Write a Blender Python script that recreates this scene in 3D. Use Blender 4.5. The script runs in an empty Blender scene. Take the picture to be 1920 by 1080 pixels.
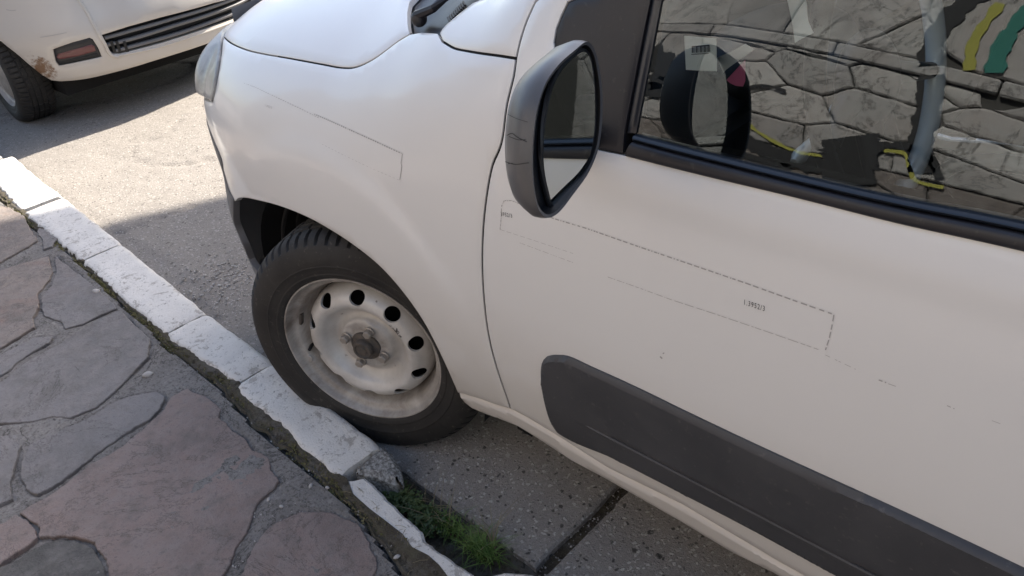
import bpy, bmesh, math, random
import numpy as np
from mathutils import Vector, Matrix, noise
from mathutils.bvhtree import BVHTree
from mathutils.geometry import delaunay_2d_cdt
random.seed(7)
SC = bpy.context.scene
COL = SC.collection
# ------------------------------------------------------------------ camera (calibrated from the photograph)
F = 1450.0
RM = np.array([[0.72117591, 0.31151385, -0.6187604], [0.68441214, -0.45856924, 0.56682826], [-0.10716963, -0.83227001, -0.54391295]])
CAMP = np.array([1.276599, -0.6881414, 1.31514759])
cam = bpy.data.cameras.new('camera')
camo = bpy.data.objects.new('camera', cam)
COL.objects.link(camo)
cam.sensor_width = 36.0
cam.lens = F / 1920 * 36
cam.clip_start = 0.02
cam.clip_end = 3000
m = Matrix(((RM[0][0], -RM[0][1], -RM[0][2], CAMP[0]), (RM[1][0], -RM[1][1], -RM[1][2], CAMP[1]), (RM[2][0], -RM[2][1], -RM[2][2], CAMP[2]), (0, 0, 0, 1)))
camo.matrix_world = m
SC.camera = camo
# ------------------------------------------------------------------ light
SUN_H = (0.10, -1.20)                     # shadow offset per metre of height
sun_el = math.atan(1 / math.hypot(*SUN_H))
world = bpy.data.worlds.new('World')
SC.world = world
world.use_nodes = True
wn = world.node_tree
wn.nodes.clear()
wo = wn.nodes.new('ShaderNodeOutputWorld')
wb = wn.nodes.new('ShaderNodeBackground')
ws = wn.nodes.new('ShaderNodeTexSky')
ws.sky_type = 'NISHITA'
ws.sun_disc = False
ws.sun_elevation = sun_el
ws.sun_rotation = math.atan2(-SUN_H[0], -SUN_H[1])
ws.air_density = 1.0
ws.dust_density = 2.0
wb.inputs[1].default_value = 0.135
wn.links.new(ws.outputs[0], wb.inputs[0])
wn.links.new(wb.outputs[0], wo.inputs[0])
sl = bpy.data.lights.new('sun', 'SUN')
sl.energy = 5.0
sl.angle = math.radians(0.5)
sl.color = (1.0, 0.95, 0.87)
so = bpy.data.objects.new('sun', sl)
COL.objects.link(so)
so.rotation_euler = Vector((SUN_H[0], SUN_H[1], -1)).to_track_quat('-Z', 'Y').to_euler()
SC.view_settings.view_transform = 'Standard'
SC.view_settings.look = 'None'
SC.view_settings.gamma = 1.0
SC.view_settings.exposure = 1.41
SC.view_settings.use_white_balance = True
SC.view_settings.white_balance_temperature = 6900
SC.view_settings.white_balance_tint = 10
# ------------------------------------------------------------------ numeric helpers
def pch(xs, ys):
    xs = np.array(xs, float); ys = np.array(ys, float)
    h = np.diff(xs); d = np.diff(ys) / h
    mm = np.zeros(len(xs)); mm[0] = d[0]; mm[-1] = d[-1]
    for i in range(1, len(xs) - 1):
        if d[i - 1] * d[i] > 0:
            w1 = 2 * h[i] + h[i - 1]; w2 = h[i] + 2 * h[i - 1]
            mm[i] = (w1 + w2) / (w1 / d[i - 1] + w2 / d[i])
    def fn(x):
        x = np.clip(x, xs[0], xs[-1]); i = np.clip(np.searchsorted(xs, x) - 1, 0, len(xs) - 2)
        t = (x - xs[i]) / h[i]
        return (2 * t**3 - 3 * t**2 + 1) * ys[i] + (t**3 - 2 * t**2 + t) * h[i] * mm[i] + (-2 * t**3 + 3 * t**2) * ys[i + 1] + (t**3 - t**2) * h[i] * mm[i + 1]
    return fn
def ray(u, v):
    d = RM @ np.array([(u - 960) / F, (v - 540) / F, 1]); return d / np.linalg.norm(d)
def on_plane(u, v, p0, n):
    d = ray(u, v); p0 = np.array(p0, float); n = np.array(n, float)
    return CAMP + d * (np.dot(p0 - CAMP, n) / np.dot(d, n))
def gz(u, v, z=0.0): return on_plane(u, v, (0, 0, z), (0, 0, 1))
def gy(u, v, y=0.0): return on_plane(u, v, (0, y, 0), (0, 1, 0))
def sstep(a, b, x):
    t = np.clip((x - a) / (b - a), 0, 1); return t * t * (3 - 2 * t)
def inpoly(P, poly):
    P = np.asarray(P, float); x, y = P[:, 0], P[:, 1]; r = np.zeros(len(P), bool)
    n = len(poly)
    for i in range(n):
        x0, y0 = poly[i]; x1, y1 = poly[(i + 1) % n]
        if y0 == y1: continue
        c = ((y0 > y) != (y1 > y)) & (x < (x1 - x0) * (y - y0) / (y1 - y0) + x0)
        r ^= c
    return r
def dseg(P, poly):
    P = np.asarray(P, float); A = np.asarray(poly, float); B = np.roll(A, -1, axis=0)
    best = np.full(len(P), 9e9)
    for a, b in zip(A, B):
        ab = b - a; L2 = max(ab @ ab, 1e-14)
        t = np.clip(((P - a) @ ab) / L2, 0, 1)
        best = np.minimum(best, np.linalg.norm(P - (a + t[:, None] * ab), axis=1))
    return best
def area(poly):
    p = np.asarray(poly); q = np.roll(p, -1, axis=0)
    return 0.5 * np.sum(p[:, 0] * q[:, 1] - p[:, 1] * q[:, 0])
def densify(poly, g, closed=True):
    out = []; n = len(poly)
    for i in range(n if closed else n - 1):
        a = np.array(poly[i]); b = np.array(poly[(i + 1) % n]); k = max(1, int(np.ceil(np.linalg.norm(b - a) / g)))
        for j in range(k): out.append(a + (b - a) * j / k)
    if not closed: out.append(np.array(poly[-1]))
    return [np.array(p) for p in out]
def spline(pts, g, closed=False):
    """Catmull-Rom through pts; used for smooth runs of an outline"""
    pts = [np.array(p, float) for p in pts]; n = len(pts); out = []
    for i in range(n if closed else n - 1):
        if closed: p0, p1, p2, p3 = pts[i - 1], pts[i], pts[(i + 1) % n], pts[(i + 2) % n]
        else:
            p1, p2 = pts[i], pts[i + 1]
            p0 = pts[i - 1] if i > 0 else 2 * p1 - p2
            p3 = pts[i + 2] if i + 2 < n else 2 * p2 - p1
        d01 = max(np.linalg.norm(p1 - p0), 1e-9)**.5; d12 = max(np.linalg.norm(p2 - p1), 1e-9)**.5; d23 = max(np.linalg.norm(p3 - p2), 1e-9)**.5
        m1 = (p2 - p1 + d12 * ((p1 - p0) / d01 - (p2 - p0) / (d01 + d12)))
        m2 = (p2 - p1 + d12 * ((p3 - p2) / d23 - (p3 - p1) / (d12 + d23)))
        k = max(1, int(np.ceil(np.linalg.norm(p2 - p1) / g)))
        for j in range(k):
            t = j / k
            out.append((2 * t**3 - 3 * t**2 + 1) * p1 + (t**3 - 2 * t**2 + t) * m1 + (-2 * t**3 + 3 * t**2) * p2 + (t**3 - t**2) * m2)
    if not closed: out.append(pts[-1])
    return out
def inset(poly, d):
    """move a closed outline inwards by d"""
    p = np.array(poly, float); s = 1 if area(p) > 0 else -1
    nx = np.roll(p, -1, axis=0) - p; pv = p - np.roll(p, 1, axis=0)
    nx /= np.maximum(np.linalg.norm(nx, axis=1), 1e-9)[:, None]; pv /= np.maximum(np.linalg.norm(pv, axis=1), 1e-9)[:, None]
    n1 = np.stack([-nx[:, 1], nx[:, 0]], 1) * s; n2 = np.stack([-pv[:, 1], pv[:, 0]], 1) * s
    b = n1 + n2; L = np.linalg.norm(b, axis=1); b /= np.maximum(L, 1e-9)[:, None]
    c = np.maximum((b * n1).sum(1), 0.5)
    return p + b * (d / c)[:, None]
# ------------------------------------------------------------------ objects
def tagp(o, label=None, cat=None, group=None, kind=None):
    if label: o['label'] = label
    if cat: o['category'] = cat
    if group: o['group'] = group
    if kind: o['kind'] = kind
    return o
def empty(name, loc, label, cat, group=None):
    o = bpy.data.objects.new(name, None); o.empty_display_size = 0.1; COL.objects.link(o); o.location = loc
    return tagp(o, label, cat, group)
def setparent(o, parent):
    if parent is not None:
        o.parent = parent
        o.matrix_parent_inverse = Matrix.LocRotScale(parent.location, parent.rotation_euler, parent.scale).inverted()
def mesh_obj(name, verts, faces, mat, parent=None, smooth=True, sharp=40, label=None):
    me = bpy.data.meshes.new(name)
    me.from_pydata([tuple(map(float, v)) for v in verts], [], faces)
    return finish(name, me, mat, parent, smooth, sharp, label)
def finish(name, me, mat, parent=None, smooth=True, sharp=40, label=None):
    bm = bmesh.new(); bm.from_mesh(me)
    if smooth:
        bm.normal_update()
        th = math.radians(sharp)
        for f in bm.faces: f.smooth = True
        for e in bm.edges:
            if len(e.link_faces) == 2: e.smooth = e.calc_face_angle(0) < th
    bm.to_mesh(me); bm.free()
    if mat: me.materials.append(mat)
    o = bpy.data.objects.new(name, me); COL.objects.link(o)
    setparent(o, parent)
    if label: o['label'] = label
    return o
def bm_obj(name, bm, mat, parent=None, smooth=True, sharp=40, label=None):
    bmesh.ops.recalc_face_normals(bm, faces=bm.faces)
    me = bpy.data.meshes.new(name); bm.to_mesh(me); bm.free()
    return finish(name, me, mat, parent, smooth, sharp, label)
def box(bm, x0, x1, y0, y1, z0, z1, bev=0.0):
    r = bmesh.ops.create_cube(bm, size=1, matrix=Matrix.Translation(((x0 + x1) / 2, (y0 + y1) / 2, (z0 + z1) / 2)) @ Matrix.Diagonal((x1 - x0, y1 - y0, z1 - z0, 1)))
    if bev:
        es = list({e for v in r['verts'] for e in v.link_edges})
        bmesh.ops.bevel(bm, geom=es, offset=bev, segments=2, affect='EDGES', profile=0.7)
def tube(bm, pts, rad, seg=8, close=False):
    pts = [Vector(p) for p in pts]; n = len(pts); rings = []
    if not hasattr(rad, '__len__'): rad = [rad] * n
    up = Vector((0.13, 0.21, 0.97))
    for i, p in enumerate(pts):
        t = ((pts[(i + 1) % n] if (close or i < n - 1) else p) - (pts[i - 1] if (close or i > 0) else p)).normalized()
        a = t.cross(up).normalized(); b = t.cross(a)
        rings.append([bm.verts.new(p + (a * math.cos(k * 2 * math.pi / seg) + b * math.sin(k * 2 * math.pi / seg)) * rad[i]) for k in range(seg)])
    for i in range(n if close else n - 1):
        A = rings[i]; B = rings[(i + 1) % n]
        for k in range(seg): bm.faces.new((A[k], A[(k + 1) % seg], B[(k + 1) % seg], B[k]))
    if not close:
        bm.faces.new(rings[0][::-1]); bm.faces.new(rings[-1])
def lathe(bm, prof, M, seg=72, close=False):
    """prof: (r, a); a along local -Y (outwards). M maps local to world"""
    rings = []
    for r, a in prof:
        rings.append([bm.verts.new(M @ Vector((r * math.cos(k * 2 * math.pi / seg), -a, r * math.sin(k * 2 * math.pi / seg)))) for k in range(seg)])
    n = len(rings)
    for i in range(n if close else n - 1):
        A = rings[i]; B = rings[(i + 1) % n]
        for k in range(seg): bm.faces.new((A[k], A[(k + 1) % seg], B[(k + 1) % seg], B[k]))
    return rings
# ------------------------------------------------------------------ materials
class NT:
    def __init__(s, name):
        s.m = bpy.data.materials.new(name); s.m.use_nodes = True; s.t = s.m.node_tree
        s.b = s.t.nodes['Principled BSDF']; s.out = s.t.nodes['Material Output']
        s.co = s.t.nodes.new('ShaderNodeTexCoord').outputs['Object']
    def n(s, typ, **k):
        nd = s.t.nodes.new(typ)
        for a, v in k.items(): setattr(nd, a, v)
        return nd
    def l(s, a, b): s.t.links.new(a, b)
    def noise(s, scale, detail=4, rough=.55, dist=0, vec=None):
        nd = s.n('ShaderNodeTexNoise'); nd.inputs['Scale'].default_value = scale; nd.inputs['Detail'].default_value = detail
        nd.inputs['Roughness'].default_value = rough; nd.inputs['Distortion'].default_value = dist
        s.l(vec or s.co, nd.inputs['Vector']); return nd.outputs['Fac']
    def voro(s, scale, feat='F1', out='Distance', vec=None, rnd=1):
        nd = s.n('ShaderNodeTexVoronoi', feature=feat); nd.inputs['Scale'].default_value = scale; nd.inputs['Randomness'].default_value = rnd
        s.l(vec or s.co, nd.inputs['Vector']); return nd.outputs[out]
    def ramp(s, fac, stops):
        nd = s.n('ShaderNodeValToRGB'); el = nd.color_ramp.elements
        while len(el) < len(stops): el.new(0.5)
        for e, (p, c) in zip(el, stops):
            e.position = p; e.color = (c, c, c, 1) if not hasattr(c, '__len__') else (*c, 1)
        s.l(fac, nd.inputs['Fac']); return nd.outputs['Color']
    def mix(s, fac, a, b, mode='MIX'):
        nd = s.n('ShaderNodeMix', data_type='RGBA', blend_type=mode)
        for sock, v in ((nd.inputs[0], fac), (nd.inputs[6], a), (nd.inputs[7], b)):
            if isinstance(v, (int, float)): sock.default_value = v
            elif isinstance(v, tuple): sock.default_value = (*v, 1)
            else: s.l(v, sock)
        return nd.outputs[2]
    def math(s, op, a, b=None, clamp=False):
        nd = s.n('ShaderNodeMath', operation=op, use_clamp=clamp)
        for i, v in enumerate((a, b)):
            if v is None: continue
            if isinstance(v, (int, float)): nd.inputs[i].default_value = v
            else: s.l(v, nd.inputs[i])
        return nd.outputs[0]
    def sep(s, vec=None):
        nd = s.n('ShaderNodeSeparateXYZ'); s.l(vec or s.co, nd.inputs[0]); return nd.outputs
    def bump(s, h, strength=.5, dist=.002, prev=None):
        nd = s.n('ShaderNodeBump'); nd.inputs['Strength'].default_value = strength; nd.inputs['Distance'].default_value = dist
        s.l(h, nd.inputs['Height'])
        if prev: s.l(prev, nd.inputs['Normal'])
        return nd.outputs['Normal']
    def set(s, color=None, rough=None, normal=None, **k):
        for nm, v in (('Base Color', color), ('Roughness', rough), ('Normal', normal)):
            if v is None: continue
            if isinstance(v, (int, float)): s.b.inputs[nm].default_value = v
            elif isinstance(v, tuple): s.b.inputs[nm].default_value = (*v, 1)
            else: s.l(v, s.b.inputs[nm])
        for nm, v in k.items(): s.b.inputs[nm.replace('_', ' ')].default_value = v
        return s.m
MAT = {}
def mk_paint(name, base=(.74, .73, .72), dirty=.35, zlow=.3, zhigh=.62, rust=None):
    t = NT(name)
    z = t.sep()[2]
    low = t.n('ShaderNodeMapRange'); low.inputs[1].default_value = zlow; low.inputs[2].default_value = zhigh
    low.inputs[3].default_value = 1; low.inputs[4].default_value = 0; t.l(z, low.inputs[0])
    n1 = t.noise(2.2, 5, .6); n2 = t.noise(60, 3, .7)
    d = t.math('MULTIPLY', low.outputs[0], t.ramp(n1, [(.3, .25), (.7, 1)]))
    d = t.math('MULTIPLY', d, dirty)
    c = t.mix(d, base, (.50, .42, .33))
    c = t.mix(t.math('MULTIPLY', t.ramp(n1, [(.35, 0), (.8, 1)]), .12), c, (.66, .64, .61))
    # small specks of dirt
    sp = t.ramp(t.voro(55), [(0, 1), (.05, 0)]); sp = t.math('MULTIPLY', sp, t.ramp(t.noise(9, 2), [(.60, 0), (.68, 1)]))
    c = t.mix(t.math('MULTIPLY', sp, .55), c, (.25, .22, .19))
    if rust:
        (rx, ry, rz), rr = rust
        vm = t.n('ShaderNodeVectorMath', operation='DISTANCE'); t.l(t.co, vm.inputs[0]); vm.inputs[1].default_value = (rx, ry, rz); MAT['rust_node'] = vm
        m_ = t.n('ShaderNodeMapRange'); m_.inputs[1].default_value = rr; m_.inputs[2].default_value = 0; t.l(vm.outputs['Value'], m_.inputs[0])
        rf = t.math('ADD', m_.outputs[0], t.math('MULTIPLY', t.math('SUBTRACT', t.noise(28, 6, .75), .5), 2.2))
        c = t.mix(t.ramp(rf, [(.42, 0), (.75, 1)]), c, (.20, .11, .055))
    r = t.ramp(n2, [(.3, .30), (.8, .40)])
    bp = t.bump(t.noise(7, 2, .5), .03, .01)
    return t.set(c, r, bp, Coat_Weight=.5, Coat_Roughness=.08)
def mk_plastic(name, col, rough=.55, bumps=.15, dust=.25, scale=500):
    t = NT(name)
    n1 = t.noise(6, 5, .6)
    c = t.mix(t.math('MULTIPLY', t.ramp(n1, [(.35, 0), (.75, 1)]), dust), col, tuple(min(1, x * 1.6 + .05) for x in col))
    c = t.mix(t.math('MULTIPLY', t.ramp(t.noise(90, 3, .7), [(.62, 0), (.72, 1)]), dust * .5), c, (.3, .28, .25))
    return t.set(c, t.ramp(n1, [(.3, rough - .07), (.7, rough + .07)]), t.bump(t.noise(scale, 2, .6), bumps, .0006))
def mk_simple(name, col, rough=.5, **k):
    t = NT(name)
    n1 = t.noise(14, 4, .6)
    c = t.mix(t.math('MULTIPLY', n1, .35), col, tuple(x * .6 for x in col))
    return t.set(c, rough, **k)
def mk_glass(name, tint=(.80, .87, .86), ior=1.6):
    t = NT(name); t.t.nodes.remove(t.b)
    tr = t.n('ShaderNodeBsdfTransparent'); tr.inputs[0].default_value = (*tint, 1)
    gl = t.n('ShaderNodeBsdfGlossy'); gl.inputs['Roughness'].default_value = .006; gl.inputs[0].default_value = (.90, .97, 1.0, 1)
    fr = t.n('ShaderNodeFresnel'); fr.inputs[0].default_value = ior
    dirt = t.n('ShaderNodeBsdfDiffuse'); dirt.inputs[0].default_value = (.5, .48, .45, 1)
    m1 = t.n('ShaderNodeMixShader'); t.l(fr.outputs[0], m1.inputs[0]); t.l(tr.outputs[0], m1.inputs[1]); t.l(gl.outputs[0], m1.inputs[2])
    m2 = t.n('ShaderNodeMixShader'); t.l(t.ramp(t.noise(9, 6, .7), [(.5, .0), (.95, .02)]), m2.inputs[0]); t.l(m1.outputs[0], m2.inputs[1]); t.l(dirt.outputs[0], m2.inputs[2])
    t.l(m2.outputs[0], t.out.inputs[0]); return t.m
MAT['paint'] = mk_paint('van_white_paint', (.78, .77, .75), .5)
MAT['paint2'] = mk_paint('old_white_paint', (.58, .555, .525), .8, .2, .75, rust=((-3.56, .36, .27), .12))
MAT['sillpaint'] = mk_paint('sill_paint', (.74, .71, .67), .45, .2, .5)
MAT['grey_plastic'] = mk_plastic('grey_plastic', (.046, .046, .050), .48, .25, .3)
MAT['bumper_plastic'] = mk_plastic('bumper_plastic', (.13, .13, .135), .6, .2, .3)
MAT['black_plastic'] = mk_plastic('black_plastic', (.013, .013, .017), .40, .15, .15)
MAT['rubber'] = mk_simple('black_rubber', (.012, .013, .016), .45)
MAT['seal'] = mk_simple('window_seal_rubber', (.012, .016, .024), .3, Coat_Weight=.4, Coat_Roughness=.2)
MAT['interior'] = mk_plastic('interior_plastic', (.007, .008, .010), .6, .2, .03)
MAT['fabric'] = mk_plastic('seat_fabric', (.010, .011, .014), .9, .5, .03, 900)
MAT['glass'] = mk_glass('window_glass', (.80, .89, .92), 1.95)
t = NT('hazy_lamp_lens'); MAT['lampglass'] = t.set(t.mix(t.ramp(t.noise(16, 5, .6, .6), [(.4, 0), (.62, 1)]), (.46, .45, .43), (.27, .265, .255)), .32, Coat_Weight=.35, Coat_Roughness=.15, Alpha=.86)
MAT['chrome'] = mk_simple('lamp_reflector', (.6, .6, .6), .35, Metallic=.5)
MAT['wheelgrey'] = mk_simple('wheel_rim_grey', (.42, .41, .39), .3, Metallic=.15)
MAT['dark'] = mk_simple('underbody_black', (.004, .004, .0045), .9)
# mirror glass
t = NT('mirror_glass'); MAT['mirror'] = t.set((.62, .66, .66), t.ramp(t.noise(14, 6, .7), [(.5, .015), (.9, .10)]), Metallic=1.0)
# mirror housing, scuffed grey-blue plastic with scratches
t = NT('mirror_housing_plastic')
x, y, z = t.sep()[0:3]
c = t.mix(t.ramp(t.noise(18, 5, .65), [(.35, 0), (.8, 1)]), (.075, .075, .082), (.10, .097, .095))
MAT['mirrorshell'] = t.set(c, .33, t.bump(t.noise(420, 2), .12, .0006))
# tyre
t = NT('tyre_rubber')
n1 = t.noise(9, 5, .65)
c = t.mix(t.ramp(n1, [(.3, 0), (.75, 1)]), (.014, .013, .013), (.036, .033, .030))
c = t.mix(t.ramp(t.noise(70, 4, .7), [(.60, 0), (.70, .6)]), c, (.11, .10, .085))
MAT['tyre'] = t.set(c, .72, t.bump(t.noise(260, 3), .3, .0006))
# steel wheel, silver paint with brake dust
t = NT('wheel_silver_paint')
gr = t.ramp(t.noise(11, 6, .65), [(.35, 0), (.72, 1)])
c = t.mix(t.math('MULTIPLY', gr, .6), (.66, .64, .61), (.32, .285, .25))
c = t.mix(t.ramp(t.noise(55, 5, .75), [(.66, 0), (.70, .8)]), c, (.14, .10, .08))
vm = t.n('ShaderNodeVectorMath', operation='DISTANCE'); t.l(t.co, vm.inputs[0]); chip = vm
mr = t.n('ShaderNodeMapRange'); mr.inputs[1].default_value = .028; mr.inputs[2].default_value = 0; t.l(vm.outputs['Value'], mr.inputs[0])
cf = t.math('ADD', mr.outputs[0], t.math('MULTIPLY', t.math('SUBTRACT', t.noise(170, 4, .7), .5), 3.0))
c = t.mix(t.math('MULTIPLY', t.ramp(cf, [(.50, 0), (.54, 1)]), t.ramp(mr.outputs[0], [(0, 0), (.1, 1)])), c, (.035, .03, .028))
rd_ = t.n('ShaderNodeVectorMath', operation='DISTANCE'); t.l(t.co, rd_.inputs[0]); rd_.inputs[1].default_value = (-.005, .015, .285)
mr2 = t.n('ShaderNodeMapRange'); mr2.inputs[1].default_value = .10; mr2.inputs[2].default_value = .045; t.l(rd_.outputs['Value'], mr2.inputs[0])
c = t.mix(t.math('MULTIPLY', mr2.outputs[0], t.ramp(t.noise(20, 5, .7), [(.3, .25), (.65, .85)])), c, (.20, .17, .145))
MAT['wheel'] = t.set(c, .38, t.bump(t.noise(40, 4), .06, .002), Metallic=.1, Coat_Weight=.2)
CHIP_NODE = chip
t = NT('rim_dirty_silver')
gr = t.ramp(t.noise(8, 6, .7, .5), [(.3, 0), (.7, 1)])
c = t.mix(gr, (.56, .535, .50), (.15, .12, .10))
MAT['rim'] = t.set(c, .45, t.bump(t.noise(60, 4), .1, .002), Metallic=.1)
t = NT('hub_rusty_iron')
c = t.mix(t.ramp(t.noise(60, 5, .7), [(.35, 0), (.7, 1)]), (.055, .052, .05), (.12, .095, .075))
MAT['iron'] = t.set(c, .6, t.bump(t.noise(150, 4), .4, .001))
MAT['boltmat'] = mk_simple('wheel_bolt_steel', (.36, .32, .28), .45, Metallic=.3)
# kerb paint
def mk_kerb(name, base):
    t = NT(name)
    n1 = t.noise(7, 6, .65); n2 = t.noise(75, 6, .75); x, y, z = t.sep()[0:3]
    c = t.mix(t.ramp(n1, [(.35, 0), (.8, 1)]), base, tuple(v * .80 for v in base))
    pit = t.ramp(n2, [(.57, 0), (.66, 1)])
    c = t.mix(t.math('MULTIPLY', pit, .8), c, (.20, .18, .16))
    worn = t.math('MULTIPLY', t.ramp(t.noise(17, 8, .75, .5), [(.565, 0), (.60, 1)]), .7)
    c = t.mix(worn, c, (.33, .30, .27))
    low = t.n('ShaderNodeMapRange'); low.inputs[1].default_value = .088; low.inputs[2].default_value = .04; t.l(z, low.inputs[0])
    c = t.mix(t.math('MULTIPLY', low.outputs[0], t.ramp(t.noise(30, 5), [(.3, .35), (.6, 1)])), c, (.15, .125, .085))
    h = t.math('ADD', t.math('MULTIPLY', n2, -.6), t.math('MULTIPLY', t.noise(240, 4, .7), .5))
    nm = t.bump(h, .9, .006)
    return t.set(c, .85, nm)
MAT['kerb'] = mk_kerb('whitewashed_kerb', (.76, .735, .70))
t = NT('kerb_concrete')
MAT['kerbraw'] = t.set(t.mix(t.ramp(t.noise(130, 5, .7), [(.42, 0), (.6, 1)]), (.16, .15, .14), (.46, .45, .43)), .9, t.bump(t.noise(120, 5, .7), .8, .005))
# mortar between the flagstones
t = NT('mortar')
n1 = t.noise(6, 6, .65); n2 = t.noise(120, 5, .75)
c = t.mix(t.ramp(n1, [(.3, 0), (.75, 1)]), (.245, .23, .218), (.15, .138, .13))
c = t.mix(t.ramp(n2, [(.50, 0), (.62, .75)]), c, (.075, .068, .062)); c = t.mix(t.ramp(t.noise(38, 5, .75), [(.55, 0), (.68, .55)]), c, (.32, .305, .29)); c = t.mix(t.ramp(t.noise(4.5, 8, .72, .8), [(.488, 0), (.5, .9), (.512, 0)]), c, (.03, .027, .025))
c = t.mix(t.ramp(t.voro(140), [(.05, .8), (.16, 0)]), c, (.36, .34, .33))
c = t.mix(t.ramp(t.voro(17, 'DISTANCE_TO_EDGE'), [(.0, .0), (.012, 0)]), c, (.03, .028, .026))
MAT['mortar'] = t.set(c, .95, t.bump(t.math('ADD', n2, t.math('MULTIPLY', t.noise(30, 5), 1.5)), .8, .006))
def mk_stone(name, a, b, stain=(.22, .12, .09)):
    t = NT(name)
    oi = t.n('ShaderNodeObjectInfo').outputs['Random']
    n1 = t.noise(5, 7, .62, .3); n2 = t.noise(26, 6, .7); n3 = t.noise(330, 4, .7)
    c = t.mix(t.ramp(n1, [(.36, 0), (.66, 1)]), a, b)
    c = t.mix(t.math('MULTIPLY', t.ramp(n2, [(.4, 0), (.7, 1)]), .5), c, (.29, .265, .255))
    c = t.mix(t.math('MULTIPLY', t.ramp(t.noise(3.1, 4, .6, .8), [(.60, 0), (.72, 1)]), .6), c, stain)
    c = t.mix(t.ramp(n3, [(.56, 0), (.70, .6)]), c, (.08, .07, .07)); n4 = t.noise(75, 5, .75); c = t.mix(t.ramp(n4, [(.54, 0), (.68, .5)]), c, (.11, .095, .09))
    c = t.mix(t.ramp(t.voro(210), [(.05, .45), (.12, 0)]), c, (.42, .40, .39))
    c = t.mix(t.ramp(t.noise(2.0, 9, .74, 1.3), [(.494, 0), (.5, .75), (.506, 0)]), c, (.03, .026, .024)); c = t.mix(t.ramp(t.noise(11, 6, .7), [(.50, 0), (.66, .45)]), c, (.10, .088, .08))
    h = t.math('ADD', t.math('MULTIPLY', n2, 1.2), t.math('MULTIPLY', n3, .5))
    return t.set(c, t.ramp(n2, [(.3, .62), (.7, .85)]), t.bump(h, .7, .009))
MAT['stone_grey'] = mk_stone('flagstone_grey', (.215, .20, .198), (.155, .146, .144), (.18, .15, .14))
MAT['stone_pink'] = mk_stone('flagstone_pink', (.27, .20, .178), (.20, .152, .138), (.225, .11, .075))
MAT['stone_brown'] = mk_stone('flagstone_brown', (.26, .205, .175), (.20, .17, .15))
MAT['stone_dark'] = mk_stone('flagstone_dark', (.09, .085, .078), (.06, .058, .05))
t = NT('pebble_stone')
MAT['pebble'] = t.set(t.mix(t.noise(60, 4), (.30, .28, .27), (.48, .46, .44)), .8, t.bump(t.noise(150, 4), .4, .002))
t = NT('soil')
n1 = t.noise(22, 6, .7); n2 = t.noise(170, 5, .75)
c = t.mix(t.ramp(n1, [(.35, 0), (.65, 1)]), (.075, .058, .045), (.125, .11, .07))
c = t.mix(t.ramp(n2, [(.54, 0), (.64, 1)]), c, (.15, .13, .105)); c = t.mix(t.ramp(t.noise(12, 7, .75), [(.5, 0), (.6, .85)]), c, (.165, .15, .135)); c = t.mix(t.ramp(t.noise(50, 5, .7), [(.55, 0), (.62, .8)]), c, (.035, .028, .02))
MAT['soil'] = t.set(c, .97, t.bump(t.math('ADD', n1, n2), 1.0, .01))
t = NT('moss')
MAT['moss'] = t.set(t.mix(t.ramp(t.noise(40, 4), [(.35, 0), (.7, 1)]), (.10, .10, .04), (.19, .165, .09)), .9, Specular_IOR_Level=.2)
def mk_leaf(name, a, b, tr=.25):
    t = NT(name)
    oi = t.noise(45, 2)
    c = t.mix(t.ramp(oi, [(.35, 0), (.65, 1)]), a, b)
    t.set(c, .5)
    tl = t.n('ShaderNodeBsdfTranslucent'); t.l(c, tl.inputs[0])
    mx = t.n('ShaderNodeMixShader'); mx.inputs[0].default_value = tr; t.l(t.b.outputs[0], mx.inputs[1]); t.l(tl.outputs[0], mx.inputs[2]); t.l(mx.outputs[0], t.out.inputs[0])
    return t.m
MAT['grass'] = mk_leaf('grass_blades', (.09, .185, .035), (.21, .31, .09))
MAT['clover'] = mk_leaf('weed_leaves', (.05, .095, .03), (.10, .135, .05))
MAT['straw'] = mk_leaf('dry_straw', (.33, .28, .18), (.22, .18, .11))
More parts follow.
